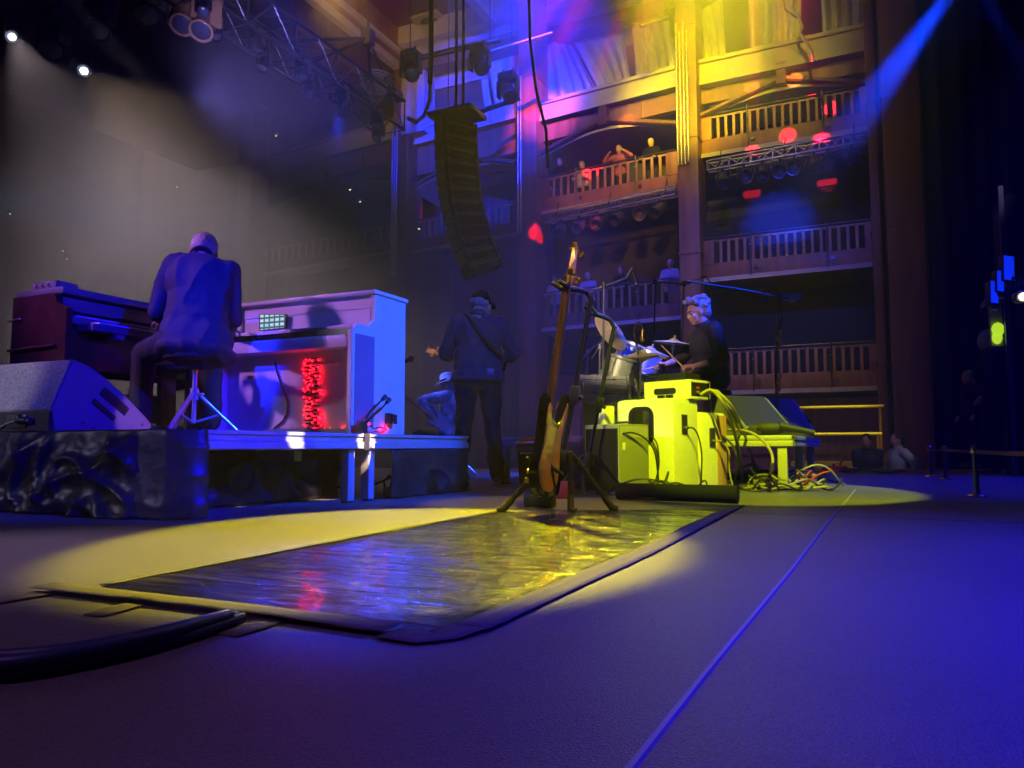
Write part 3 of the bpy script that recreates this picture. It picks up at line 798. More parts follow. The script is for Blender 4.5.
# ---- floor film with taped edges, cable bundle
mc = [fl(100, 588), fl(436, 645), fl(733, 509), fl(500, 512)]
def fnm(u, w):
    p = (mc[0] * (1 - u) + mc[1] * u) * (1 - w) + (mc[3] * (1 - u) + mc[2] * u) * w
    z = .004 + .010 * max(0, noise.noise(V((p.x * 1.3, p.y * 6, 3.3)))) + .006 * max(0, noise.noise(V((p.x * 4, p.y * 15, 8))))
    e = min(u, 1 - u, w, 1 - w); z = .003 + (z - .003) * min(1, e * 12)
    return (p.x, p.y, z)
b = MB(); b.sheet(fnm, 70, 160)
o = b.build('floor_film', 'film', smooth=180); tag(o, 'long strip of glossy black film taped to the stage floor', 'floor covering')
def tape(label, pts, w, z=.0045, jit=.004):
    pts = [V(p) for p in pts]
    def at(s):
        L = sum((q - p).length for p, q in zip(pts, pts[1:])); s *= L
        for p, q in zip(pts, pts[1:]):
            l = (q - p).length
            if s <= l + 1e-9: return p.lerp(q, s / l), (q - p).normalized()
            s -= l
        return pts[-1], (pts[-1] - pts[-2]).normalized()
    def fn(u, v):
        p, d = at(min(u, .99999)); n = V((-d.y, d.x, 0))
        q = p + n * (v - .5) * w
        return (q.x, q.y, z + .004 * abs(noise.noise(V((q.x * 6, q.y * 6, 2)))) + jit * noise.noise(V((u * 9, v, 5))) * .5)
    L = sum((q - p).length for p, q in zip(pts, pts[1:]))
    b = MB(); b.solid_sheet(fn, max(4, int(L * 26)), 3, .0016)
    return tag(b.build('gaffer_tape', 'tape', smooth=180), label, 'tape', 'gaffer tape on the floor film')
tape('long strip of tape over the near edge of the black film', [fl(42, 591), fl(210, 610), fl(392, 634)], .062, .013)
tape('tape along the seam side edge of the black film', [fl(470, 631), fl(560, 590), fl(640, 555), fl(738, 506)], .075, .006)
tape('tape along the riser side edge of the black film', [fl(104, 586), fl(300, 548), fl(502, 511)], .03, .004)
tape('short tape tab at the outer end of the near strip', [fl(46, 594), fl(20, 598), fl(-14, 604)], .07, .003)
tape('tape tab holding the cables beside the strip end', [fl(134, 606), fl(116, 611), fl(93, 617)], .05, .003)
tape('tape tab beyond the blue cables under the near strip', [fl(276, 620), fl(258, 627), fl(226, 636)], .055, .003)
tape('faint tape corner at the near end of the seam side edge', [fl(388, 636), fl(430, 642), fl(475, 629)], .07, .006)
def cable(label, pts, r, m, group=None, sm=6, name='cable', cat='cable'):
    P = [V(p) for p in pts]; out = []
    for i in range(len(P) - 1):
        a, c, d, e = P[max(i - 1, 0)], P[i], P[i + 1], P[min(i + 2, len(P) - 1)]
        for k in range(sm):
            s = k / sm
            out.append(.5 * ((2 * c) + (d - a) * s + (2 * a - 5 * c + 4 * d - e) * s * s + (3 * c - a - 3 * d + e) * s ** 3))
    out.append(P[-1])
    b = MB(); b.tube(out, r, 8)
    return tag(b.build(name, m, smooth=60), label, cat, group)
GB = 'blue black cables running under the tape'
cable('upper blue black cable running out under the tape', [fl(-60, 657, .012), fl(20, 655, .012), fl(90, 646, .012), fl(160, 632, .012), fl(228, 614, .012)], .011, 'cable_blue', GB)
cable('middle blue black cable running out under the tape', [fl(-60, 668, .012), fl(20, 664, .012), fl(95, 652, .012), fl(165, 637, .012), fl(236, 616, .012)], .012, 'cable_blue', GB)
cable('lower blue black cable running out under the tape', [fl(-60, 679, .012), fl(15, 672, .012), fl(90, 659, .012), fl(170, 641, .012), fl(242, 618, .012)], .011, 'cable_blue', GB)
cable('thick cable lying on top of the blue black cable bundle', [fl(-60, 664, .03), fl(10, 662, .03), fl(80, 651, .03), fl(150, 637, .028), fl(230, 616, .022)], .010, 'cable_blue', GB)

# roll of film at the far end, on the floor
a, c = fl(618, 500, 0), fl(738, 504, 0); a.z = c.z = .055
d = (c - a).normalized()
b = MB(); b.cyl(a, c, .052, n=20); b.cyl(c - d * .002, c + d * .004, .035, n=16)
tag(b.build('film_roll', 'black_cloth'), 'black roll of floor covering in front of the yellow lit cabinets', 'roll')

# small blue box with a lead on the floor under the riser front
t = thing('junction_box', 'small pale blue box with a coiled lead on the floor by the riser', 'box', fl(392, 496))
p = fl(395, 496)
b = MB(); b.box((p.x, p.y, .032), (.13, .10, .06), bevel=.006); b.build('housing', 'clear_plastic', t)
b = MB(); p2 = fl(386, 496); b.tube([(p2.x, p2.y, .02), (p2.x - .02, p2.y, .10), (p2.x + .02, p2.y + .01, .14), (p2.x + .05, p2.y, .11), (p2.x + .03, p2.y, .03)], .008); b.build('lead', 'cable_black', t)
# ================================================================ guitars and stands
def frame_from(o, z, yb):
    """matrix with its z along z, its y towards yb"""
    z = V(z).normalized(); y = V(yb); y = (y - z * y.dot(z)).normalized(); x = y.cross(z)
    m = Matrix((x, y, z)).transposed().to_4x4(); m.translation = V(o); return m

def guitar(name, label, mtx, s=1.0, body='black_gloss', back='sunburst', neck='rosewood', head='maple', n_str=4, strap=None, front=None, six=False):
    """local: z from the body's end up the neck, the front faces -y"""
    t = thing(name, label, 'guitar', mtx.translation)
    A = mtx @ Matrix.Scale(s, 4)
    half = [(0, 0), (.07, .004), (.125, .03), (.160, .085), (.162, .14), (.140, .20), (.122, .25), (.128, .31), (.150, .37), (.155, .425), (.140, .455), (.115, .44), (.095, .39), (.070, .355), (.03, .345)]
    other = [(-.03, .345), (-.06, .35), (-.085, .38), (-.105, .425), (-.130, .475), (-.150, .51), (-.168, .50), (-.165, .44), (-.140, .37), (-.122, .30), (-.128, .24), (-.150, .18), (-.164, .12), (-.155, .06), (-.115, .022), (-.06, .004)]
    out = half + other
    b = MB(); b.prism([(x, -.022, z) for x, z in out], (0, .044, 0), bevel=.007); b.build('body', body, t, mtx=A)
    cx = (0, .2)
    for y0, dy, m_, nm, k in ((.0221, .002, back, 'back_veneer', .86), (-.0241, .002, front or back, 'front_veneer', .90)):
        b = MB(); b.prism([(x * k, y0, .2 + (z - .2) * k) for x, z in out], (0, dy, 0)); b.build(nm, m_, t, mtx=A)
    nl = 1.02 if not six else .93
    b = MB(); b.prism([(-.030, -.026, .33), (.030, -.026, .33), (.021, -.026, nl), (-.021, -.026, nl)], (0, .022, 0), bevel=.006)
    b.box((0, -.003, .36), (.056, .022, .10), bevel=.006); b.build('neck', neck, t, mtx=A)
    b = MB(); b.prism([(-.031, -.033, .30), (.031, -.033, .30), (.0215, -.033, nl), (-.0215, -.033, nl)], (0, .006, 0))
    b.build('fingerboard', neck, t, mtx=A)
    b = MB()
    for k in range(1, 19):
        z = nl - (nl - .02) * (1 - 2 ** (-k / 12)) * .93; b.box((0, -.034, z), (.05, .003, .0025))
    b.build('fret', 'aluminium', t, mtx=A)
    hl = .21 if not six else .17
    b = MB(); b.prism([(-.021, -.020, nl), (.021, -.020, nl), (.034, -.016, nl + .05), (.030, -.012, nl + hl - .02), (.012, -.010, nl + hl), (-.03, -.010, nl + hl - .015), (-.036, -.014, nl + .05)], (0, .014, 0), bevel=.003); hd = b.build('headstock', head, t, mtx=A)
    k = 0
    for sx in (-1, 1) if n_str > 3 else (1,):
        for j in range(n_str // 2 if n_str > 3 else n_str):
            z = nl + .045 + (hl - .075) * j / max(1, n_str // 2 - 1); x = sx * .020
            b = MB(); b.cyl((x, -.030, z), (x, .018, z), .0075, n=8); b.cyl((x, .010, z), (sx * .056, .010, z), .005, n=6); b.box((sx * .063, .010, z), (.010, .024, .030), bevel=.003)
            b.build('tuning_peg', 'brass', hd, mtx=A)
    b = MB()
    for j in range(n_str):
        x = (j - (n_str - 1) / 2) * .010; b.cyl((x, -.038, .09), (x * .8, -.036, nl + .02), .0012, n=5)
    b.build('string', 'chrome', t, mtx=A)
    b = MB(); b.box((0, -.032, .085), (.075, .016, .05), bevel=.003); b.build('bridge', 'chrome', t, mtx=A)
    for z in (.16, .235):
        b = MB(); b.box((0, -.029, z), (.085, .012, .03), bevel=.003); b.build('pickup', 'black_plastic', t, mtx=A)
    for x, z in ((.105, .10), (.115, .06)):
        b = MB(); b.cyl((x, -.024, z), (x, -.045, z), .012, n=12); b.build('knob', 'aluminium', t, mtx=A)
    if strap:
        b = MB(); P = [V(p) for p in strap]
        for p, q in zip(P, P[1:]):
            d = (q - p).normalized(); n = d.orthogonal()
        b.tube(strap, .022, 6); b.build('strap', 'leather', t)
    return t

gb = dep(541, 497, 3.72); gt = dep(577, 243, 3.95)
gd = (gt - gb); gs = gd.length / 1.235
guitar('bass_guitar', 'bass guitar with amber body and brass pegs leaning in the tall stand', frame_from(gb, gd, RT * .93 - FW * .36), gs)

def guitar_stand(label, apex, pole_top, yoke_to, feet, clutch_at, loc):
    t = thing('guitar_stand', label, 'guitar stand', loc)
    apex = V(apex)
    b = MB(); b.lathe([(0, .03), (.028, .028), (.034, .01), (.032, -.03), (.02, -.05), (0, -.052)], apex, n=16); b.build('hub', 'black_plastic', t)
    for f in feet:
        f = V(f); d = f - apex; h = V((d.x, d.y, 0)).normalized()
        knee = apex + h * .045 + V((0, 0, .012))
        b = MB(); b.tube([apex + V((0, 0, .015)), knee, knee + (f - knee) * .12, f + V((0, 0, .02))], [.014, .015, .014, .013], 10); l = b.build('leg', 'black_metal', t)
        e = f + V((0, 0, .018)); b = MB(); b.tube([e - (e - knee).normalized() * .07, e, e + h * .03 - V((0, 0, .006))], [.0165, .019, .014], 10); b.build('foot', 'rubber', l)
    base = apex - (V(pole_top) - apex).normalized() * .20
    b = MB(); b.cyl(base, V(pole_top), .0125, n=14); b.build('pole', 'black_metal', t)
    ax = (V(pole_top) - apex).normalized()
    c = apex + ax * clutch_at
    m_ = frame_from(c, ax, RT)
    b = MB(); b.box((0, 0, 0), (.042, .046, .10), m_, bevel=.010); b.cyl(m_ @ V((0, .02, .0)), m_ @ V((0, .045, -.01)), .012); b.build('clutch', 'black_plastic', t)
    pt = V(pole_top); yt = V(yoke_to); md = pt + ax * .05 + (yt - pt) * .22
    b = MB(); b.tube([pt, pt + ax * .03, md, pt * .45 + yt * .55 + ax * .035, yt], [.013, .013, .0135, .016, .017], 10); b.build('yoke_arm', 'black_metal', t)
    dz = (yt - pt).normalized(); side = dz.cross(ax).normalized()
    for sgn in (-1, 1):
        b = MB(); b.tube([yt, yt + side * sgn * .035 + dz * .012, yt + side * sgn * .042 + dz * .07], [.014, .013, .010], 10); b.build('yoke_finger', 'rubber', t)
    # cradle arms low on the pole
    for sgn in (-1, 1):
        q = apex - ax * .10; b = MB(); b.tube([q, q + side * sgn * .09 + dz * .03, q + side * sgn * .13 + dz * .12, q + side * sgn * .13 + dz * .14 + V((0, 0, .02))], .010, 8); b.build('cradle_arm', 'rubber', t)
    return t
ap = dep(563, 456, 3.92)
f1, f2 = fl(503, 513), fl(612, 511)
f3 = ap + (ap - (f1 + f2) / 2) * 1.5; f3.z = 0
guitar_stand('tall black guitar stand holding the amber bass guitar', ap, dep(590, 305, 3.98), dep(566, 289, 3.93), (f1, f2, f3), .315, (ap.x, ap.y, 0))
ap2 = dep(589, 457, 4.95); f1, f2 = fl(628, 499), fl(556, 497); f3 = ap2 + V((-.05, .33, 0)); f3.z = 0
guitar_stand('empty black guitar stand in front of the small lime lit amplifier', ap2, dep(613, 332, 4.95), dep(595, 314, 4.9), (f1, f2, f3), .34, (ap2.x, ap2.y, 0))
b = MB(); p = fl(540, 507)
b = MB(); b.box((p.x, p.y, .035), (.16, .10, .07), Matrix.Identity(4), bevel=.012); tag(b.build('effects_pedal', 'black_plastic'), 'black pedal box lying under the amber bass guitar', 'pedal')
p = fl(556, 500)
b = MB(); b.box((p.x, p.y + .15, .055), (.10, .10, .11), bevel=.012); tag(b.build('tuner_pedal', 'belt_red'), 'small red pedal between the legs of the tall guitar stand', 'pedal')

# ================================================================ amplifiers
def rbox(o, th):
    """matrix: x along the face that runs away to the other side, y into depth"""
    m = Matrix.Rotation(-th, 4, 'Z'); m.translation = V(o); return m
def loc_on(px, z):
    p = dep(px, 447, z); return V((p.x, p.y, 0))
# small combo (x from -w to 0 on the front, y 0..d)
c1 = loc_on(619, 5.15); m1 = rbox(c1, math.radians(30))
t = thing('guitar_amplifier', 'small amplifier with dark grille and one lime lit side behind the empty stand', 'amplifier', c1)
b = MB(); b.bx((-.36, 0, .012), (0, .28, .485), .012); b.build('cabinet', 'grey_tolex', t, mtx=m1)
b = MB(); b.bx((-.335, -.008, .03), (-.012, .004, .455), .004); b.build('grille', 'black_cloth', t, mtx=m1)
b = MB(); b.bx((0, .015, .395), (.003, .265, .47)); b.build('side_panel', 'deck_metal', t, mtx=m1)
b = MB(); b.bx((.001, .03, .31), (.004, .055, .36)); b.build('badge', 'white_paint', t, mtx=m1)
b = MB(); b.tube([(-.20, .14, .485), (-.17, .14, .50), (-.06, .14, .50), (-.03, .14, .485)], .008); b.build('handle', 'leather', t, mtx=m1)
# big white cabinets
c2 = loc_on(674, 5.35); m2 = rbox(c2, math.radians(20)); H2 = .675
t = thing('speaker_cabinet', 'tall white speaker cabinet glowing yellow, arched opening in its face', 'speaker cabinet', c2)
b = MB(); b.bx((-.50, 0, .01), (0, .33, H2), .035); b.build('cabinet', 'white_tolex', t, mtx=m2)
def arch_pts(x0, x1, z0, z1, r, n=6):
    P = []
    for cx, cz, a0 in ((x1 - r, z1 - r, 0), (x0 + r, z1 - r, 90), (x0 + r, z0 + r, 180), (x1 - r, z0 + r, 270)):
        for k in range(n + 1): a = math.radians(a0 + 90 * k / n); P.append((cx + r * math.cos(a), cz + r * math.sin(a)))
    return P
b = MB(); b.prism([(x, -.004, z) for x, z in arch_pts(-.385, -.165, .34, .62, .07)], (0, .012, 0)); b.build('port_rim', 'black_metal', t, mtx=m2)
b = MB(); b.prism([(x, -.007, z) for x, z in arch_pts(-.35, -.20, .37, .59, .03)], (0, .012, 0)); b.build('port_recess', 'black_gloss', t, mtx=m2)
b = MB(); b.bx((.0, .10, .42), (.006, .17, .56), .003); jp = b.build('jack_plate', 'steel_dark', t, mtx=m2)
b = MB(); b.cyl((.004, .135, .465), (.03, .135, .465), .012); b.build('plug', 'brass', jp, mtx=m2)
b = MB(); b.tube([(-.34, .20, H2 - .005), (-.31, .20, H2 + .02), (-.22, .20, H2 + .02), (-.19, .20, H2 - .005)], .010); b.build('handle', 'leather', t, mtx=m2)
for x in (-.05, -.12):
    b = MB(); b.box((x, .03, H2 + .012), (.05, .03, .02), bevel=.006); b.build('clip', 'black_plastic', t, mtx=m2)
for x in (-.45, -.05):
    for y in (.05, .28):
        b = MB(); b.cyl((x, y, 0), (x, y, .014), .02); b.build('foot', 'rubber', t, mtx=m2)
c3 = V((m2 @ V((.01, .345, 0)))[:]); m3 = rbox(c3, math.radians(22)); H3 = .585
t = thing('speaker_cabinet', 'lower yellow lit cabinet with wooden corner behind the tall white one', 'speaker cabinet', c3)
b = MB(); b.bx((-.50, 0, .01), (0, .32, H3), .02); b.build('cabinet', 'white_tolex', t, mtx=m3)
b = MB(); b.bx((-.004, .20, .012), (.006, .324, H3 - .02), .003); b.build('wood_panel', 'ply_wood', t, mtx=m3)
b = MB(); b.bx((.0, .10, .33), (.008, .17, .47), .003); jp = b.build('jack_plate', 'steel_dark', t, mtx=m3)
b = MB(); b.cyl((.004, .135, .375), (.03, .135, .375), .012); b.build('plug', 'brass', jp, mtx=m3)
b = MB(); b.box((-.03, .04, H3 + .012), (.05, .03, .02), bevel=.006); b.build('clip', 'black_plastic', t, mtx=m3)
for x in (-.45, -.05):
    for y in (.05, .28):
        b = MB(); b.cyl((x, y, 0), (x, y, .014), .02); b.build('foot', 'rubber', t, mtx=m3)
ch = V((m2 @ V((.02, .19, H2)))[:]); mh = rbox(ch, math.radians(20))
t = thing('amplifier_head', 'white amplifier head with open black back on the tall cabinet', 'amplifier', ch)
b = MB(); b.bx((-.40, 0, .0), (0, .02, .135), .01); b.bx((-.40, 0, .12), (0, .24, .14), .006); b.bx((-.40, 0, .0), (0, .24, .02), .006); b.bx((-.40, 0, 0), (-.38, .24, .14), .006); b.build('cabinet', 'white_tolex', t, mtx=mh)
b = MB(); b.prism([(x, -.004, z) for x, z in arch_pts(-.31, -.12, .04, .085, .02)], (0, .01, 0)); b.build('handle_slot', 'black_plastic', t, mtx=mh)
b = MB(); b.bx((-.37, .03, .02), (-.006, .235, .12)); b.build('chassis', 'black_metal', t, mtx=mh)
b = MB()
b.bx((-.008, .04, .03), (.0, .23, .115)); b.build('rear_plate', 'black_plastic', t, mtx=mh)
for y, z in ((.09, .08), (.09, .05), (.17, .05)):
    b = MB(); b.cyl((0, y, z), (.016, y, z), .010); b.build('knob', 'cable_red' if z > .06 else 'aluminium', t, mtx=mh)
b = MB(); b.tube([(.012, .245, .0), (.012, .245, .13), (-.38, .245, .13)], .006); b.build('guard_bar', 'aluminium', t, mtx=mh)
p = V((m2 @ V((-.26, .35, H2 + .142)))[:]); mp_ = rbox(p, math.radians(20))
t = thing('audio_mixer', 'flat black mixer box beside the drummer on the white amplifier head', 'mixer', p)
b = MB(); b.bx((-.02, -.12, 0), (.22, .08, .05), .006); b.build('housing', 'black_plastic', t, mtx=mp_)
b = MB(); b.bx((-.01, -.11, .05), (.21, .07, .054)); b.build('panel', 'steel_dark', t, mtx=mp_)
# road case and clear panelled box behind the stands
c5 = loc_on(516, 6.55); m5 = rbox(c5, math.radians(-6))
t = thing('road_case', 'dark open topped road case beyond the tall guitar stand', 'case', c5)
b = MB(); b.prism([(.03, 0, 0), (.60, 0, 0), (.62, 0, .36), (0, 0, .36)], (0, .42, 0), bevel=.012); b.build('case_body', 'black_tolex', t, mtx=m5)
b = MB(); b.bx((-.01, -.01, .355), (.63, .43, .375), .005); b.bx((.04, -.008, .27), (.6, .0, .285)); b.build('rim', 'aluminium', t, mtx=m5)
b = MB(); b.tube([(0, .06, .38), (.10, .10, .405), (.25, .12, .40), (.40, .10, .41), (.56, .2, .39)], .016); b.build('folded_strap', 'tube_yellow', t, mtx=m5)
c6 = loc_on(562, 6.3); m6 = rbox(c6, math.radians(8))
t = thing('storage_box', 'pale clear sided box standing between the two guitar stands', 'box', c6)
b = MB(); b.bx((0, 0, .008), (.20, .22, .69), .02); b.build('shell', 'clear_plastic', t, mtx=m6)
b = MB(); b.bx((.02, -.006, .05), (.18, .002, .40), .01); b.bx((.02, -.006, .43), (.18, .002, .64), .01); b.build('front_panel', 'seam_strip', t, mtx=m6)
p6 = V((m1 @ V((-.335, .16, .487)))[:]); 
t = thing('music_box', 'small upright lime lit box standing on the small amplifier', 'box', p6)
b = MB(); b.bx((-.02, -.05, 0), (.065, .05, .135), .006); b.build('housing', 'white_tolex', t, mtx=rbox(p6, math.radians(30)))
b = MB(); b.bx((-.01, -.054, .015), (.055, -.048, .12), .003); b.build('front_plate', 'white_paint', t, mtx=rbox(p6, math.radians(30)))

# ================================================================ drum riser and kit
DZ = .42; DX1 = -.55; DX0 = -3.1; DY0 = 6.25; DY1 = 9.2
t = thing('drum_riser', 'metal framed riser under the drum kit, its near edge lit yellow', 'riser', ((DX0 + DX1) / 2, (DY0 + DY1) / 2, 0))
b = MB(); b.bx((DX0 + .03, DY0 + .03, DZ - .03), (DX1 - .03, DY1 - .03, DZ - .002)); b.build('deck', 'black_tolex', t)
b = MB()
for a, c in (((DX0, DY0), (DX1, DY0 + .03)), ((DX0, DY1 - .03), (DX1, DY1)), ((DX0, DY0), (DX0 + .03, DY1)), ((DX1 - .03, DY0), (DX1, DY1))):
    b.bx((*a, DZ - .035), (*c, DZ), .006); b.bx((a[0] + .005, a[1] + .005, DZ - .085), (c[0] - .005, c[1] - .005, DZ - .04), .006)
b.build('frame', 'deck_metal', t)
for x in (DX1 - .10, DX1 - 1.25, DX0 + .06):
    for y in (DY0 + .06, 7.75, DY1 - .06):
        b = MB(); b.bx((x - .035, y - .035, .012), (x + .035, y + .035, DZ - .085), .004); l = b.build('leg', 'deck_metal', t)
        b = MB(); b.cyl((x, y, 0), (x, y, .013), .045); b.build('foot', 'rubber', l)
DC = V((-1.98, 7.0, DZ))
FD = V((-.93, -.37, 0))                                   # the way the drummer faces
SD = V((-FD.y, FD.x, 0))
def drum(name, label, c, ax, r, h, wrap, lugs=8, legs=0, group=None, top=True):
    c = V(c); m = frame_from(c, ax, SD); t = thing(name, label, 'drum', c, 0, group)
    b = MB(); b.lathe([(r, -h / 2), (r, h / 2), (r - .006, h / 2), (r - .006, -h / 2), (r, -h / 2)], (0, 0, 0), n=36); b.build('shell', wrap, t, mtx=m)
    for s in (-1, 1):
        b = MB(); b.lathe([(0, s * (h / 2 + .004)), (r * .9, s * (h / 2 + .004)), (r, s * (h / 2 - .002))], n=36); b.build('drum_head', 'drum_head', t, mtx=m)
        b = MB(); b.lathe([(r + .004, s * (h / 2 - .02)), (r + .012, s * (h / 2 - .012)), (r + .012, s * (h / 2 + .012)), (r - .002, s * (h / 2 + .012)), (r - .002, s * (h / 2 + .004)), (r + .004, s * (h / 2 - .02))], n=36); b.build('hoop', 'chrome', t, mtx=m)
    for k in range(lugs):
        a = 2 * PI * k / lugs; x, y = (r + .008) * math.cos(a), (r + .008) * math.sin(a)
        b = MB(); b.cyl((x, y, -h / 2), (x, y, h / 2), .004, n=6); b.ico((x, y, h * .2), (.011, .011, .02), 1); b.ico((x, y, -h * .2), (.011, .011, .02), 1); b.build('lug', 'chrome', t, mtx=m)
    for k in range(legs):
        a = 2 * PI * k / legs + .4; p = c + V((math.cos(a), math.sin(a), 0)) * (r + .015)
        b = MB(); b.cyl(p + V((0, 0, .05)), V((p.x, p.y, DZ)), .008); b.build('leg', 'chrome', t)
    return t
kick = drum('bass_drum', 'big white headed bass drum low in the kit, beyond the small amplifier', dep(604, 405, 6.75), FD, .255, .40, 'drum_wrap', 10)
for s in (-1, 1):
    k0 = dep(604, 405, 6.75) + FD * .12; b = MB(); b.cyl(k0 + SD * s * .2 - V((0, 0, .12)), V(((k0 + SD * s * .36).x, (k0 + SD * s * .36).y, DZ)), .010); b.build('spur', 'chrome', kick)
up = V((0, 0, 1))
drum('rack_tom', 'sparkling rack tom mounted over the bass drum', dep(620, 372, 6.85), up + FD * -.35, .15, .22, 'drum_wrap', 6)
drum('rack_tom', 'blue lit rack tom nearest the drummer under the blue cymbal', dep(648, 366, 7.3), up + FD * -.35, .165, .22, 'drum_blue_lit', 6)
drum('rack_tom', 'blue lit rack tom behind the gooseneck microphone', dep(632, 357, 7.5), up + FD * -.45, .15, .20, 'drum_blue_lit', 6)
drum('snare_drum', 'snare drum just in front of the drummer, above the white cabinets', dep(655, 384, 6.75), up, .165, .13, 'chrome', 8)
drum('floor_tom', 'floor tom on three legs half hidden by the white cabinets', dep(636, 415, 6.75), up, .17, .30, 'drum_wrap', 8, 3)
b = MB()
for p, q in ((dep(620, 384, 6.85), dep(618, 400, 6.8)), (dep(648, 378, 7.3), dep(640, 405, 7.0)), (dep(632, 368, 7.5), dep(632, 402, 7.2))): b.cyl(p, q, .011)
b.cyl(dep(618, 398, 6.8), dep(640, 404, 7.0), .013); b.cyl(dep(632, 401, 7.2), dep(640, 404, 7.0), .012); b.cyl(dep(640, 404, 7.0), V((*dep(640, 404, 7.0)[:2], DZ)), .013)
tag(b.build('tom_mount', 'chrome'), 'chrome tubes that carry the rack toms', 'drum hardware')

def cymbal_stand(label, c, tilt, r, low, m='bronze_cymbal', boom=None, group=None, hat=False):
    """c: centre of the cymbal, low: foot of the pole"""
    c = V(c); t = thing('cymbal_stand', label, 'cymbal', (low[0], low[1], low[2]), 0, group)
    tm = frame_from(c, tilt, SD)
    def cym(s=1, dz=0):
        b = MB(); P = [(.008, .030), (.035, .026), (.052, .012), (r * .45, .006), (r * .8, -.004), (r, -.014), (r, -.0165), (r * .8, -.0065), (r * .45, .0035), (.05, .0095), (.033, .0235), (.008, .0275), (.008, .030)]
        b.lathe([(x, s * z + dz) for x, z in P], n=40); return b.build('cymbal', m, t, mtx=tm)
    cym()
    if hat: cym(-1, -.035)
    b = MB(); b.cyl((0, 0, -.05), (0, 0, .055), .006); b.lathe([(0, .03), (.016, .03), (.018, .042), (0, .044)]); b.cyl((0, 0, .05), (0, 0, .062), .012); b.build('wing_nut', 'chrome', t, mtx=tm)
    top = tm @ V((0, 0, -.05)); j = V(boom) if boom else top
    b = MB(); b.cyl(V((low[0], low[1], low[2] + .03)), V((low[0], low[1], (low[2] + j.z) / 2)), .013); b.cyl(V((low[0], low[1], (low[2] + j.z) / 2)), j, .009); b.build('pole', 'chrome', t)
    b = MB(); b.cyl(j - V((.0, 0, .03)), j + V((0, 0, .02)), .018); b.build('clamp', 'chrome', t)
    b = MB(); b.cyl(V((low[0], low[1], (low[2] + j.z) / 2 - .03)), V((low[0], low[1], (low[2] + j.z) / 2 + .02)), .019); b.build('collar', 'chrome', t)
    if boom:
        b = MB(); d = (top - j).normalized(); b.cyl(j - d * .22, top, .007); b.build('boom', 'chrome', t)
    for k in range(3):
        a = .3 + k * 2.094; b = MB(); b.cyl((low[0], low[1], low[2] + .22), (low[0] + .24 * math.cos(a), low[1] + .24 * math.sin(a), low[2] + .012), .008)
        l = b.build('leg', 'chrome', t); b = MB(); b.ico((low[0] + .24 * math.cos(a), low[1] + .24 * math.sin(a), low[2] + .013), .013, 1); b.build('foot', 'rubber', l)
    return t
def low_at(px, z): p = dep(px, 447, z); return (p.x, p.y, DZ)
cymbal_stand('large cymbal tilted steeply on a boom behind the empty guitar stand', dep(612, 331, 6.9), -FW * .50 + RT * .60 + UP * .50, .20, low_at(600, 7.2), boom=dep(600, 346, 7.1))
cymbal_stand('small yellow lit cymbal level beside the gooseneck microphone', dep(641, 354, 6.5), up + RT * -.05 - FW * .16, .155, low_at(640, 6.55), hat=True)
cymbal_stand('blue lit cymbal level in front of the drummer', dep(674, 342, 7.25), up + RT * .12 - FW * .10, .195, low_at(668, 7.5))
cymbal_stand('blue lit cymbal half hidden behind the drummer hands', dep(651, 350, 7.7), up + RT * .3 - FW * .2, .20, low_at(648, 7.8))

def mic_stand(name, label, low, top, boom=None, mic=None, m='steel_dark', base=True, cap=None):
    low = V(low); top = V(top); t = thing(name, label, 'mic stand', low)
    b = MB(); b.cyl(low + V((0, 0, .02)), V((low.x, low.y, low.z + (top.z - low.z) * .5)), .012); b.cyl(V((low.x, low.y, low.z + (top.z - low.z) * .5)), top, .009); b.build('pole', m, t)
    if base:
        for k in range(3):
            a = .9 + k * 2.094; b = MB(); b.cyl((low.x, low.y, low.z + .18), (low.x + .26 * math.cos(a), low.y + .26 * math.sin(a), low.z + .012), .008); b.build('leg', m, t)
    if boom:
        b = MB(); b.tube(boom, .0085, 8); b.build('boom', m, t)
        b = MB(); b.cyl(top - V((0, 0, .025)), top + V((0, 0, .03)), .02); b.build('clutch', 'black_plastic', t)
    if mic:
        p, q = V(mic[0]), V(mic[1]); d = (q - p).normalized()
        b = MB(); b.cyl(p, q, .012, .017); bd = b.build('microphone_body', 'black_plastic', t)
        b = MB(); b.sph(q + d * .012, .022, 10); b.build('microphone_grille', 'steel_dark', bd)
    return t
P_ = lambda x, y, z=6.8: dep(x, y, z)
mic_stand('microphone_stand', 'tall boom stand over the kit with a yellow lit counterweight', low_at(604, 6.6), P_(604, 286, 6.6), [P_(592, 290, 6.6), P_(604, 286, 6.6), P_(614, 283, 6.6), P_(626, 278, 6.7), P_(632, 268, 6.8)], (P_(632, 270, 6.8), P_(636, 283, 6.8)), 'aluminium')
mic_stand('microphone_stand', 'blue lit straight pole behind the gooseneck microphone', low_at(655, 8.6), P_(655, 282, 8.6), [P_(648, 286, 8.6), P_(655, 282, 8.6), P_(690, 284, 8.2)])
mic_stand('microphone_stand', 'thin pole by the tilted cymbal, its boom angled down', low_at(585, 7.6), P_(588, 352, 7.6), [P_(580, 362, 7.4), P_(588, 352, 7.6), P_(600, 342, 7.7)], (P_(600, 342, 7.7), P_(604, 338, 7.7)))
t = thing('gooseneck_microphone', 'yellow lit gooseneck microphone arched over the small cymbal', 'microphone', low_at(636, 6.5))
b = MB(); b.tube([P_(638, 349, 6.4), P_(635, 338, 6.4), P_(633, 330, 6.4), P_(635, 324, 6.4), P_(639, 322.5, 6.4), P_(642, 325, 6.4), P_(643, 331, 6.4)], .0075, 8); b.build('gooseneck', 'brass', t)
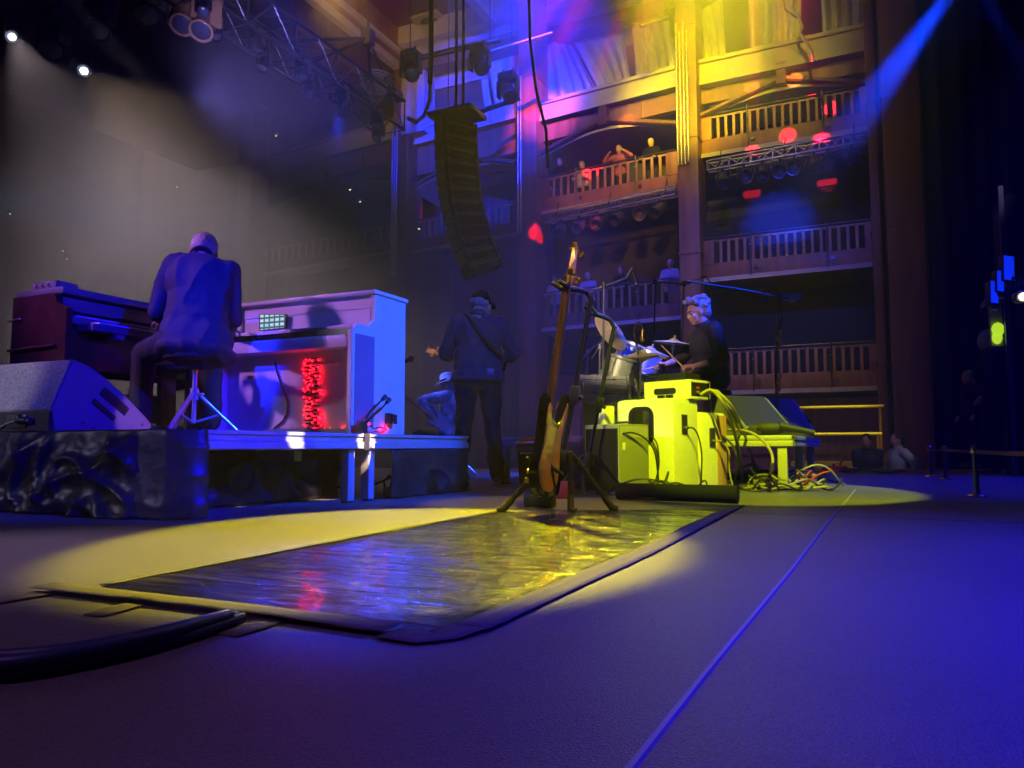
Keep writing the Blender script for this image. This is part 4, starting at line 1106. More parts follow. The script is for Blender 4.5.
b = MB(); b.cyl(P_(643, 330, 6.4), P_(642.5, 338, 6.4), .012, .02); b.sph(P_(642.5, 339, 6.4), .024, 10); b.build('microphone_head', 'brass', t)
b = MB(); b.cyl(P_(638, 348, 6.4), P_(638, 394, 6.4), .008); q = P_(638, 394, 6.4); b.cyl(q, (q.x, q.y, DZ + .01), .010); b.cyl((q.x, q.y, DZ), (q.x, q.y, DZ + .02), .10); b.build('stem', 'steel_dark', t)
# overhead boom and cluster to the far side of the drummer
t = mic_stand('microphone_stand', 'tall boom stand beside the wedges, orange cable wound round its pole', (*dep(778, 447, 6.9)[:2], DZ), P_(779, 297, 6.9), [P_(686, 281, 6.6), P_(712, 285, 6.7), P_(745, 290, 6.8), P_(779, 297, 6.9), P_(790, 299, 6.95)], (P_(770, 294, 6.9), P_(763, 299, 6.9)))
b = MB(); b.prism([P_(784, 293, 6.95), P_(802, 293, 7.1), P_(801, 299, 7.1), P_(795, 302, 7.05), P_(783, 297, 6.95)], FW * .10, bevel=.006); b.build('counterweight', 'kick_blue', t)
b = MB(); b.tube([P_(779 + 1.6 * math.sin(k * 1.3), 330 + 2.2 * k, 6.88) for k in range(9)], .014, 6); b.build('cable_wrap', 'tape_orange', t)
b = MB(); b.tube([P_(779 + 1.6 * math.sin(k * 1.3), 374 + 2.2 * k, 6.88) for k in range(9)], .014, 6); b.build('cable_wrap', 'tape_orange', t)
b = MB(); b.tube([P_(781, 300, 6.9), P_(783, 312, 6.9), P_(781, 324, 6.9), P_(779, 336, 6.9)], .006, 6); b.build('lead', 'cable_black', t)
t = mic_stand('microphone_stand', 'slim boom stand whose arm crosses over the drummer head', (*dep(683, 447, 8.4)[:2], DZ), P_(684, 284, 8.4), [P_(676, 286, 8.4), P_(684, 284, 8.4), P_(706, 276, 8.3), P_(710, 282, 8.3)])

q = dep(712, 447, 7.0); throne('stool under the drummer', (q.x, q.y, DZ), .43, .2)
# wedges and bag on the riser
wedge('monitor_wedge', 'grey sided monitor wedge on the drum riser, blue grille towards the stage', (-.93, 6.70, DZ), PI + .86, w=.50, d=.44, h=.34, body='wedge_paint', rear=False, bow=1.02)
wedge('monitor_wedge', 'second monitor wedge on the drum riser, tucked behind the grey sided one', (-.78, 7.30, DZ), PI + .70, w=.46, d=.42, h=.35, rear=False, bow=1.02)
t = thing('gear_bag', 'small padded bag lying at the foot of the blue wedge grille', 'bag', dep(768, 434, 5.95))
b = MB(); p = dep(769, 430, 6.0); p.z = DZ + .055
b.ico(p, (.13, .06, .055), 3); b.box(p + V((-.10, 0, -.01)), (.10, .10, .08), bevel=.02); b.build('bag_body', 'black_tolex', t)
b = MB(); b.tube([p + V((.08, -.03, .02)), p + V((.16, -.01, .0)), p + V((.26, .02, -.02)), p + V((.33, .03, -.035))], [.035, .03, .022, .02], 8); b.build('bag_neck', 'black_tolex', t)
b = MB(); b.cyl(p + V((-.07, -.055, .01)), p + V((-.07, -.066, .01)), .014); b.build('buckle', 'brass', t)

# ---- leads from the amplifiers and the tangle on the floor
def fz(x, y, z=.012): p = fl(x, y); p.z = z; return p
GC = 'leads hanging down the yellow lit cabinets'
def onface(m, pts): return [m @ V(p) for p in pts]
cable('lead plugged into the lime lit side of the small amplifier', onface(m1, [(.004, .03, .42), (.03, .10, .425), (.05, .19, .39), (.06, .27, .30), (.06, .30, .15), (.05, .32, .02)]), .006, 'cable_black', GC)
cable('lead hanging from the arched opening of the tall cabinet', onface(m2, [(-.19, -.01, .40), (-.15, -.03, .395), (-.11, -.04, .34), (-.10, -.04, .22), (-.12, -.05, .10), (-.14, -.09, .012)]), .006, 'cable_black', GC)
cable('lead from the plate of the tall cabinet down to the floor', onface(m2, [(.03, .135, .465), (.06, .16, .46), (.08, .19, .40), (.09, .21, .28), (.09, .20, .12), (.07, .22, .012)]), .006, 'cable_black', GC)
cable('lead from the plate of the lower cabinet to the tangle', onface(m3, [(.03, .135, .375), (.07, .15, .37), (.11, .18, .30), (.10, .20, .15), (.12, .22, .012)]), .006, 'cable_yellow', GC)
for i, (lb, mx_, rr) in enumerate((('thick pale lead arching out of the open amplifier back', .0, .013), ('second pale lead falling from the open amplifier back', .03, .010), ('third pale lead falling from the open amplifier back', -.03, .009))):
    a = mh @ V((.02, .10 + .04 * i, .03)); e = fz(742 + 9 * i, 487 - 2 * i)
    cable(lb, [a, a + V((.08, .02, .03)), a + V((.17 + mx_, .05, -.10)), a.lerp(e, .55) + V((.10 + mx_, 0, .02)), e + V((mx_, 0, .12)), e], rr, 'cable_yellow', GC)
a = dep(728, 430, 5.9); cable('pale lead looping from the riser edge to the floor tangle', [a, dep(746, 431, 5.7), dep(760, 438, 5.6), dep(771, 452, 5.5), dep(772, 468, 5.5), fz(766, 484)], .011, 'cable_yellow', GC)
cable('thin dark lead crossing in front of the drum riser', [dep(722, 436, 5.6), dep(733, 446, 5.5), dep(737, 462, 5.5), fz(734, 486)], .008, 'cable_black', GC)
def tangle(label, m, n, x0, x1, y0, y1, seed, rad):
    rnd = random.Random(seed); b = MB()
    for i in range(n):
        px, py = rnd.uniform(x0, x1), rnd.uniform(y0, y1); p = fl(px, py); a = rnd.uniform(0, 6.3); P = []
        k = rnd.choice((5, 7, 9)); R_ = rnd.uniform(.05, .22); hz = rnd.uniform(.01, .05); w_ = rnd.uniform(.5, 1.1) * rnd.choice((-1, 1))
        for j in range(k * 4):
            s = j / 4
            P.append((p.x + R_ * math.cos(a + s * w_) + .03 * s, p.y + R_ * 1.4 * math.sin(a + s * w_), .012 + hz * (1 + math.sin(s * 1.7 + a)) + (.09 * max(0, math.sin(s * .9)) if i % 7 == 0 else 0)))
        b.tube(P, rad, 6)
    return tag(b.build('cable_tangle', m, smooth=60), label, 'cables', kind='stuff')
tangle('tangle of pale yellow lit cables on the floor before the drum riser', 'cable_yellow', 34, 722, 806, 480, 491, 3, .008)
tangle('tangle of black cables mixed in the heap before the drum riser', 'cable_black', 16, 712, 800, 481, 491, 5, .008)
tangle('red cables in the heap before the drum riser', 'cable_red', 11, 752, 798, 481, 489, 8, .006)
tangle('small heap of magenta red cable beyond the drum riser corner', 'cable_red', 7, 822, 838, 470, 474, 11, .012)
tangle('black leads at the foot of the tall white cabinet', 'cable_black', 8, 634, 668, 494, 499, 17, .006)
cable('long dark cable running from the heap along the floor', [fz(838, 472), fz(862, 470), fz(884, 474), fz(905, 471)], .012, 'cable_black')
t = thing('power_strip', 'small yellow lit distribution box among the floor cables', 'power box', fz(712, 489, 0))
p = fl(713, 489); b = MB(); b.box((p.x, p.y, .035), (.13, .09, .06), bevel=.008); b.build('housing', 'tube_yellow', t)
for k in (-.03, .01): 
    b = MB(); b.cyl((p.x + k, p.y - .03, .06), (p.x + k + .005, p.y - .03, .12), .012); b.build('plug', 'cable_red' if k < 0 else 'cable_black', t)

# ---- low stanchions and belt at the stage edge
G_ST = 'low posts along the stage edge'
def post(label, p, h=.33):
    t = thing('barrier_post', label, 'post', p, 0, G_ST)
    b = MB(); b.lathe([(0, 0), (.062, 0), (.064, .008), (.055, .016), (.026, .022), (.022, .03), (0, .03)], (0, 0, 0)); b.build('base_plate', 'brass', t, local=True)
    b = MB(); b.cyl((0, 0, .02), (0, 0, h - .02), .019); b.build('tube', 'steel_dark', t, local=True)
    b = MB(); b.lathe([(0, 0), (.026, 0), (.028, .012), (.026, .034), (.016, .05), (.008, .056), (0, .058)], (0, 0, h - .04)); b.build('cap', 'brass', t, local=True)
    return t
sp = [fl(977, 497), fl(946, 480), fl(931, 477)]
for p in sp: p.z = 0
post('nearest brass capped low post carrying the belt', sp[0]); post('middle brass capped low post, just past the near one', sp[1]); post('farthest brass capped low post of the row', sp[2])
nx = V((.66, 4.0, 0)); post('brass capped low post beyond the belt end, out at the side', nx)
def belt(label, a, c):
    b = MB(); b.prism([a + V((0, 0, .285)), c + V((0, 0, .285)), c + V((0, 0, .312)), (a + c) / 2 + V((0, 0, .306)), a + V((0, 0, .312))], V((.010, 0, 0)))
    tag(b.build('barrier_belt', 'belt_red'), label, 'barrier belt', 'belts between the low posts')
belt('dark red belt from the nearest low post out past the side', sp[0], nx)
belt('dark red belt between the nearest and middle low posts', sp[1], sp[0])
belt('dark red belt between the middle and farthest low posts', sp[2], sp[1])
# ================================================================ flown rig
def truss(name, label, A, B, w, h, bays, m='steel_dark', r=.03, parent=None, dg=.014):
    A = V(A); B = V(B); d = (B - A); L = d.length; d.normalize()
    up_ = V((0, 0, 1)); s = d.cross(up_).normalized(); u = s.cross(d)
    t = thing(name, label, 'truss', A)
    cor = [(-w / 2, -h / 2), (w / 2, -h / 2), (w / 2, h / 2), (-w / 2, h / 2)]
    pt = lambda i, f: A + d * (L * f) + s * cor[i][0] + u * cor[i][1]
    for i in range(4):
        b = MB(); b.cyl(pt(i, 0), pt(i, 1), r, n=10); b.build('chord', m, t)
    b = MB()
    for k in range(bays):
        for i in range(4):
            j = (i + 1) % 4
            a, c = (i, j) if k % 2 else (j, i)
            b.cyl(pt(a, k / bays), pt(c, (k + 1) / bays), dg, n=6)
    for k in range(0, bays + 1, 2):
        for i in range(4): b.cyl(pt(i, k / bays), pt((i + 1) % 4, k / bays), dg, n=6)
    b.build('lacing', m, t)
    return t, pt

def moving_head(label, p, aim, s=1.0, group=None, body='black_plastic', name='moving_light', lit=None):
    """hangs from p"""
    p = V(p); t = thing(name, label, 'stage light', p, 0, group)
    T0 = Matrix.Translation(p) @ Matrix.Scale(s, 4)
    b = MB(); b.box((0, 0, -.07), (.34, .30, .14), bevel=.03); b.cyl((-.1, 0, 0), (-.1, 0, .10), .02); b.cyl((.1, 0, 0), (.1, 0, .10), .02); b.build('base', body, t, mtx=T0)
    b = MB()
    for sx in (-1, 1): b.box((sx * .20, 0, -.30), (.05, .16, .34), bevel=.02)
    b.box((0, 0, -.15), (.42, .18, .05), bevel=.015); b.build('yoke', body, t, mtx=T0)
    q = V(aim).normalized().to_track_quat('Z', 'Y').to_matrix().to_4x4(); Th = T0 @ Matrix.Translation((0, 0, -.38)) @ q
    b = MB(); b.lathe([(0, -.20), (.09, -.19), (.14, -.12), (.15, -.02), (.13, .04), (.135, .16), (.15, .19), (.145, .215), (.12, .21), (.115, .19), (0, .19)], n=20); b.build('head', body, t, mtx=Th)
    b = MB(); b.lathe([(.118, .195), (.08, .215), (0, .225)], n=20); b.build('lens', lit or 'lamp_glass', t, mtx=Th)
    return t

def par_can(label, p, aim, s=1.0, group=None, lit=None):
    p = V(p); t = thing('par_can', label, 'stage light', p, 0, group); T0 = Matrix.Translation(p) @ Matrix.Scale(s, 4)
    b = MB(); b.cyl((0, 0, .02), (0, 0, -.06), .018); b.box((0, 0, -.07), (.30, .03, .012)); b.box((.15, 0, -.15), (.01, .03, .17)); b.box((-.15, 0, -.15), (.01, .03, .17)); b.build('yoke', 'black_metal', t, mtx=T0)
    q = V(aim).normalized().to_track_quat('Z', 'Y').to_matrix().to_4x4(); Th = T0 @ Matrix.Translation((0, 0, -.21)) @ q
    b = MB(); b.lathe([(0, -.22), (.06, -.21), (.10, -.16), (.125, -.04), (.13, .16), (.14, .17), (.14, .19), (.118, .185), (.11, .06), (0, .03)], n=20); b.build('can', 'steel_dark', t, mtx=Th)
    b = MB(); b.lathe([(.112, .07), (.06, .09), (0, .10)], n=18); b.build('lens', lit or 'lamp_glass', t, mtx=Th)
    return t

# big truss flown along the stage, its far end over the piano
TX = -8.9
A = atX(392, 118, TX); Bp = atX(150, -40, TX)
TZ = A.z
B_ = V((TX, 4.2, TZ))
t, pt = truss('lighting_truss', 'long box truss hung with lamps above the pianist, fading to black', A, B_, .62, .62, 16)
L_ = (B_ - A).length
rnd = random.Random(4)
for k in range(11):
    f = .03 + .062 * k
    p = A + (B_ - A) * f + V((.2 if k % 2 else -.15, 0, -.20))
    moving_head(['lamp at the far end of the long truss', 'second lamp from the far end of the long truss', 'third lamp from the far end of the long truss', 'fourth lamp from the far end of the long truss', 'fifth lamp from the far end of the long truss', 'sixth lamp from the far end of the long truss', 'seventh lamp along the long truss from its far end', 'eighth lamp along the long truss from its far end', 'ninth lamp along the long truss, near the frame top', 'tenth lamp along the long truss, near the frame top', 'eleventh lamp on the long truss, cut by the frame top'][k], p, (rnd.uniform(-.2, .8), rnd.uniform(-.6, .2), -1), .62, 'lamps under the long truss')
t = thing('hoist_bridle', 'black fan of slings carrying the far end of the long truss', 'rigging', A + V((0, 0, 2)))
hp = atX(368, 38, TX)
for dy in (-1.3, -.5, .4, 1.1):
    b = MB(); b.cyl(hp, A + V((.3 * (1 if dy > 0 else -1), -1.6 + dy, .31)), .03, n=8); b.build('sling', 'black_metal', t)
b = MB(); b.cyl(hp, hp + V((0, 0, 6)), .025); b.build('chain', 'black_metal', t)
b = MB(); b.box(hp, (.22, .22, .34), bevel=.04); b.build('hoist', 'black_plastic', t)
b = MB(); b.tube([atX(x, y, TX + .3) for x, y in ((408, 118), (416, 122), (424, 116), (430, 100), (431, 70), (431, 30), (430, -60))], .045, 8)
tag(b.build('power_cable_loop', 'cable_black'), 'thick black cable loop hanging from the end of the long truss', 'cable')
t = thing('cable_coil', 'loose coil of cable and clamps on top of the long truss end', 'cable', A + V((0, -.5, .4)))
b = MB()
for k in range(5): b.tube([A + V((.25 * math.cos(a) + .05 * k, -.7 + .35 * math.sin(a), .36 + .04 * k)) for a in [j * .6 for j in range(11)]], .022, 6)
b.build('coil', 'cable_yellow', t)
b = MB(); b.box(A + V((.1, -.1, .42)), (.3, .3, .18), bevel=.03); b.build('junction', 'steel_dark', t)

# nearer amber lit cluster and dark lanterns high over the house side
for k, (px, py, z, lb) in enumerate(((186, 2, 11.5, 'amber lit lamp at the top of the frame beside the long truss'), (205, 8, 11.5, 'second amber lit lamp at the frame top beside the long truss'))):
    moving_head(lb, dep(px, py - 14, z), (.4, -.6, -1), 1.2, 'amber lit lamps', 'ply_wood')  # wood tone on these bodies puts the amber light into their colour
for k, (px, py, lb) in enumerate(((55, 30, 'large dark lantern hanging between the two bright follow spots'), (100, 10, 'dark lantern hanging high over the house, upper of the pair'), (150, -4, 'dark lantern hanging beside the amber lit lamps'))):
    moving_head(lb, dep(px, py - 18, 16), (.5, -.4, -1), 1.7, 'dark lanterns over the house')

# follow spots far back in the house
def follow(label, px, py, z, lit, r):
    p = dep(px, py, z); d = (V((-4, 7, 1)) - p).normalized(); m_ = frame_from(p, d, V((0, 0, 1)))
    t = thing('follow_spot', label, 'stage light', p, 0, 'lights far back in the house')
    b = MB(); b.lathe([(0, -.9), (.18, -.88), (.2, -.3), (.17, -.1), (.17, -.02), (.15, -.02), (.14, -.10), (0, -.1)], n=18); b.build('barrel', 'black_metal', t, mtx=m_)
    b = MB(); b.lathe([(.14, -.08), (.07, -.06), (0, -.055)], n=18); b.build('lens', 'lamp_glass', t, mtx=m_)
    b = MB(); b.tube([p + V((.0, -.2, 0)), p + V((0, -.22, .5)), p + V((0, .22, .5)), p + V((0, .2, 0))], .03); b.build('yoke', 'black_metal', t)
    b = MB(); b.ico(p + d * .0, r, 2); b.build('lamp', lit, t)
follow('bright white follow spot highest in the dark house', 12, 37, 20, 'led_white', .085)
follow('bright warm follow spot below the lantern in the dark house', 84, 71, 20, 'led_white', .09)
for k, (px, py, lb) in enumerate(((67, 41, 'faint reddish lamp beside the warm follow spot'), (10, 214, 'faint amber lamp low in the dark house'), (63, 251, 'tiny pale lamp above the organ in the haze'), (67, 259, 'second tiny pale lamp above the organ'), (177, 187, 'tiny pale lamp above the pianist in the haze'), (276, 136, 'tiny pale lamp under the long truss'), (350, 190, 'tiny pale lamp in the haze under the truss end'), (419, 229, 'tiny pale lamp beside the speaker column'), (360, 202, 'lower tiny pale lamp in the haze under the truss end'))):
    p = dep(px, py, 20.5); t = thing('house_lamp', lb, 'lamp', p, 0, 'tiny lamps in the dark house')
    b = MB(); b.lathe([(0, .10), (.06, .09), (.07, 0), (.05, 0), (.04, .05), (0, .05)], p, n=12); b.build('housing', 'black_metal', t)
    b = MB(); b.ico(p + V((0, 0, .01)), .022, 1); b.build('bulb', 'led_warm', t)

# curved line array
t = thing('line_array', 'tall curved column of black loudspeakers hanging before the side wall', 'loudspeaker', dep(462, 118, 15.5))
n = 12; px0, py0 = 457, 122; ang = -.02
p = dep(px0, py0, 15.5); hd = (RT * .55 - FW * .83); hd.z = 0; hd.normalize(); sx = V((-hd.y, hd.x, 0))
pos = p.copy(); th = 0
for k in range(n):
    th = .02 + .034 * k * (.5 + k / n)
    dn = V((0, 0, -1)) * math.cos(th) + sx * 0 + (RT * .9) * math.sin(th) * .9
    dn.normalize()
    m_ = frame_from(pos + dn * .13, -dn, hd)
    # local x: across, y: towards the stage, z: up
    b = MB(); b.prism([(-.40, -.24, -.12), (.40, -.24, -.12), (.40, -.24, .12), (-.40, -.24, .12)], (0, .38, 0), bevel=.012); c_ = b.build('cabinet', 'black_plastic', t, mtx=m_)
    b = MB(); b.box((0, -.246, 0), (.72, .01, .2)); b.build('grille', 'black_tolex', c_, mtx=m_)
    b = MB()
    b.box((0, .155, 0), (.74, .04, .06), bevel=.006)
    for s_ in (-1, 1): b.box((s_ * .32, .16, 0), (.06, .05, .20), bevel=.008)
    b.build('rigging_frame', 'steel_dark', c_, mtx=m_)
    pos = pos + dn * .262
b = MB(); b.box(p + V((0, 0, .12)), (1.0, .7, .10), Matrix.Identity(4), bevel=.02); b.build('bumper_frame', 'steel_dark', t)
for x in (463, 456):
    b = MB(); q = dep(x, 115, 15.5); b.cyl(q, V((q.x, q.y, 13.4)), .03); b.build('chain', 'black_metal', t)
for k, (px, z, lb, r) in enumerate(((528, 14.5, 'slender dark cable hanging before the pink fabric sail', .03), (431.5, 13.5, 'dark pipe hanging beside the speaker column', .045))):
    a = dep(px, -40, z); c = dep(px if k else 545, 40 if k == 0 else 118, z); e = dep(548, 168, z)
    b = MB(); b.tube([a, dep(px + 2, 40, z), dep(px + 8, 90, z), dep(546, 130, z), e] if k == 0 else [a, dep(431, 60, z), dep(430, 84, z)], r, 8)
    tag(b.build('hanging_cable', 'cable_black'), lb, 'cable')
b = MB(); b.tube([atY(x, y, 18.3) for x, y in ((795, -5), (792, 8), (799, 18), (803, 28), (800, 33), (806, 42), (812, 52), (813, 62))], .035, 8)
tag(b.build('hanging_cable', 'clear_plastic'), 'pale kinked cable hanging over the brown orange sail', 'cable')
b = MB(); b.tube([atY(x, y, 18.3) for x, y in ((783, -5), (785, 10), (797, 18))], .02, 6)
tag(b.build('hanging_cable', 'cable_black'), 'short dark cable tied to the pale kinked one', 'cable')
# pipes flown under the ceiling
for k, (a, c, lb) in enumerate((((400, 62), (500, 40), 'dark flown pipe below the ceiling beams'), ((488, 52), (552, 33), 'blue lit pipe above the pink fabric sail'), ((640, 26), (668, 17), 'pale pipe above the yellow fabric sail'), ((440, 125), (520, 98), 'dark pipe in front of the violet fabric sail'))):
    z = (17.5, 19.5, 19, 18)[k]
    t = thing('flown_pipe', lb, 'pipe', dep(*a, z), 0, 'pipes flown under the ceiling')
    p0, p1 = dep(*a, z), dep(*c, z)
    b = MB(); b.cyl(p0, p1, .06); b.build('pipe', 'steel_dark', t)
    for f in (.1, .9):
        q = p0.lerp(p1, f); b = MB(); b.cyl(q, V((q.x, q.y, 14.0)), .012); b.build('hanger', 'black_metal', t)
for k, (px, py, lb) in enumerate(((411, 58, 'dark lamp on the flown pipe beside the truss end'), (480, 52, 'dark lamp on the flown pipe under the blue ceiling'), (508, 80, 'dark lamp by the pair of violet pipes'))):
    moving_head(lb, dep(px, py - 6, 17.4), (.5, -.5, -.8), 1.15, 'lamps on the flown pipes')

# lighting bars under the balconies
def bar(bay, pa, pb, v, cans, label, names, group):
    P = bay.P + bay.n * v
    a, c = plane_hit(*pa, P, bay.n), plane_hit(*pb, P, bay.n)
    t, _ = truss('lighting_bar', label, a, c, .22, .24, 14, 'aluminium', .022, dg=.010)
    d = (c - a)
    for k, f in enumerate(cans):
        q = a + d * f + V((0, 0, -.14))
        par_can(names[k], q, bay.n + V((rnd.uniform(-.5, .5), 0, -rnd.uniform(.4, 1.2))), 1.25, group)
    for f in (.08, .5, .92):
        q = a + d * f; b = MB(); b.cyl(q, q + V((0, 0, .45)) - bay.n * .2, .015); b.build('hanger', 'black_metal', t)
ords = ['first', 'second', 'third', 'fourth', 'fifth', 'sixth', 'seventh', 'eighth']
bar(BR, (708, 167), (868, 137), .25, (.1, .24, .36, .47, .56, .68, .76, .9), 'long bar of lamps slung under the highest slatted balcony', [f'{o} lamp from the yellow pillar on the long bar' for o in ords], 'lamps on the long bar')
bar(BMd, (546, 219), (676, 191), .25, (.12, .27, .42, .58, .74, .88), 'bar of lamps slung under the spectators balcony', [f'{o} lamp from the violet pillar under the spectators balcony' for o in ords[:6]], 'lamps under the spectators balcony')

# tower in the wing with blue panels, lime lamp
t = thing('lamp_tower', 'black draped tower in the wing carrying blue panels', 'tower', (1.75, 10.7, 0))
b = MB(); b.bx((1.43, 10.5, 0), (2.05, 11.1, 3.3), .02); b.build('draped_frame', 'black_cloth', t)
b = MB(); b.bx((1.42, 10.45, .0), (1.47, 10.5, 3.4)); b.bx((2.0, 10.45, 0), (2.05, 10.5, 3.4)); b.build('upright', 'steel_dark', t)
for k, (px, py, w_, h_, lb) in enumerate(((994.5, 292, .08, .27, 'glowing blue lamp panel, lowest of three on the wing tower'), (1000.5, 281, .07, .25, 'glowing blue lamp panel, middle one on the wing tower'), (1009, 268, .11, .30, 'glowing blue lamp panel, topmost on the wing tower'))):
    c = dep(px, py, 8.9); m_ = Matrix.Translation(c) @ Matrix.Rotation(.42, 4, 'Z') @ Matrix.Rotation(.16, 4, 'Y') @ Matrix.Rotation(-.2, 4, 'X')
    t = thing('blue_light_panel', lb, 'stage light', c, 0, 'blue panels on the wing tower')
    b = MB(); b.box((0, .05, 0), (w_ + .03, .09, h_ + .03), bevel=.01); b.build('housing', 'black_plastic', t, mtx=m_)
    b = MB(); b.box((0, 0, 0), (w_, .014, h_)); b.build('face', 'led_blue', t, mtx=m_)
    b = MB(); b.cyl((0, .09, 0), (.03, .3, -.06), .02); b.box((.02, .05, -h_ / 2 - .04), (.09, .05, .05), bevel=.008); b.build('bracket', 'ply_wood', t, mtx=m_)
c = dep(997, 324, 9.2)
t = thing('lime_lamp', 'olive panel with a glowing lime lamp under the blue panels', 'lamp', c)
m_ = Matrix.Translation(c) @ Matrix.Rotation(.42, 4, 'Z')
b = MB(); b.bx((-.08, .0, -.27), (.085, .04, .25), .008); b.build('backing', 'tube_yellow', t, mtx=m_)
b = MB(); b.bx((-.075, -.002, -.26), (.08, .0, .24)); b.build('face', 'hall_plaster', t, mtx=m_)
b = MB(); b.ico((-.015, -.04, -.07), (.075, .05, .085), 2); b.ico((-.025, -.03, -.17), (.06, .04, .08), 2); b.build('lamp_lens', 'led_lime', t, mtx=m_)
c = dep(1022, 297, 8.3)
t = thing('work_lamp', 'small warm bulkhead lamp glowing at the edge of the wing tower', 'lamp', c)
b = MB(); b.lathe([(0, -.10), (.06, -.09), (.075, 0), (.065, .01), (0, .01)], c, frame_from((0, 0, 0), -FW, UP).to_3x3().to_4x4(), 16); b.build('housing', 'steel_dark', t)
b = MB(); b.ico(c - FW * .02, .045, 2); b.build('bulb', 'led_warm', t)
b = MB()
for k in range(5): b.tube([dep(1010 + 5 * k, 292 - 2 * k, 8.6), dep(1013 + 4 * k, 277 + 3 * (k % 2), 8.6), dep(1019 + 3 * k, 286, 8.6)], .014, 6)
tag(b.build('cable_swag', 'steel_dark'), 'swag of cables over the warm lamp on the wing tower', 'cable')
# ================================================================ people
def cap_(b, p, q, r0, r1=None, n=14):
    p = V(p); q = V(q); r1 = r0 if r1 is None else r1
    b.ico(p, r0, 2); b.ico(q, r1, 2)
    if (q - p).length > 1e-4: b.cyl(p, q, r0, r1, n=n)

def hand(b, wrist, fwd, back, side, curl=.5, s=1.0, grip=False):
    """five fingers from the palm; fwd: along the palm, back: normal of the back of the hand, side: +1 when the thumb leaves towards fwd x back"""
    f = V(fwd).normalized(); k = V(back); k = (k - f * k.dot(f)).normalized(); l = f.cross(k) * side
    w = V(wrist)
    P = lambda a, c, d: w + f * a * s + l * c * s + k * d * s
    m_ = Matrix((l, f, k)).transposed().to_4x4()
    b.ico(P(.045, .0, 0), (.040 * s, .052 * s, .017 * s), 2, m_)
    b.ico(P(.075, .0, 0), (.041 * s, .024 * s, .014 * s), 2, m_)
    for i, (c, L) in enumerate(((.033, .072), (.012, .080), (-.010, .075), (-.031, .058))):
        a = P(.088, c, 0); ang = 0; r = .0088 * s
        seg = (.42, .32, .26); d = f.copy(); ax = l
        for j, q in enumerate(seg):
            ang += curl * (.55, 1.0, .75)[j] * (1 + .08 * i)
            d = f * math.cos(ang) - k * math.sin(ang)
            d = (d + l * (c * 1.2)).normalized()
            e = a + d * L * q * s
            cap_(b, a, e, r, r * .9, 8); a = e; r *= .92
    a = P(.022, .036, -.004); d = (f * .65 + l * .75 - k * .3).normalized(); e = a + d * .042 * s
    cap_(b, a, e, .0115 * s, .010 * s, 8); d2 = (f * .9 + l * .15 - k * (.25 + .5 * curl)).normalized(); cap_(b, e, e + d2 * .032 * s, .0095 * s, .008 * s, 8)

def lims(a, c, l1, l2, bend):
    """middle joint between a and c for two bones, bent towards the vector bend"""
    a = V(a); c = V(c); d = c - a; D = min(d.length, (l1 + l2) * .999); d.normalize()
    x = (l1 * l1 - l2 * l2 + D * D) / (2 * D); h = math.sqrt(max(0, l1 * l1 - x * x))
    n = V(bend); n = (n - d * n.dot(d)).normalized()
    return a + d * x + n * h

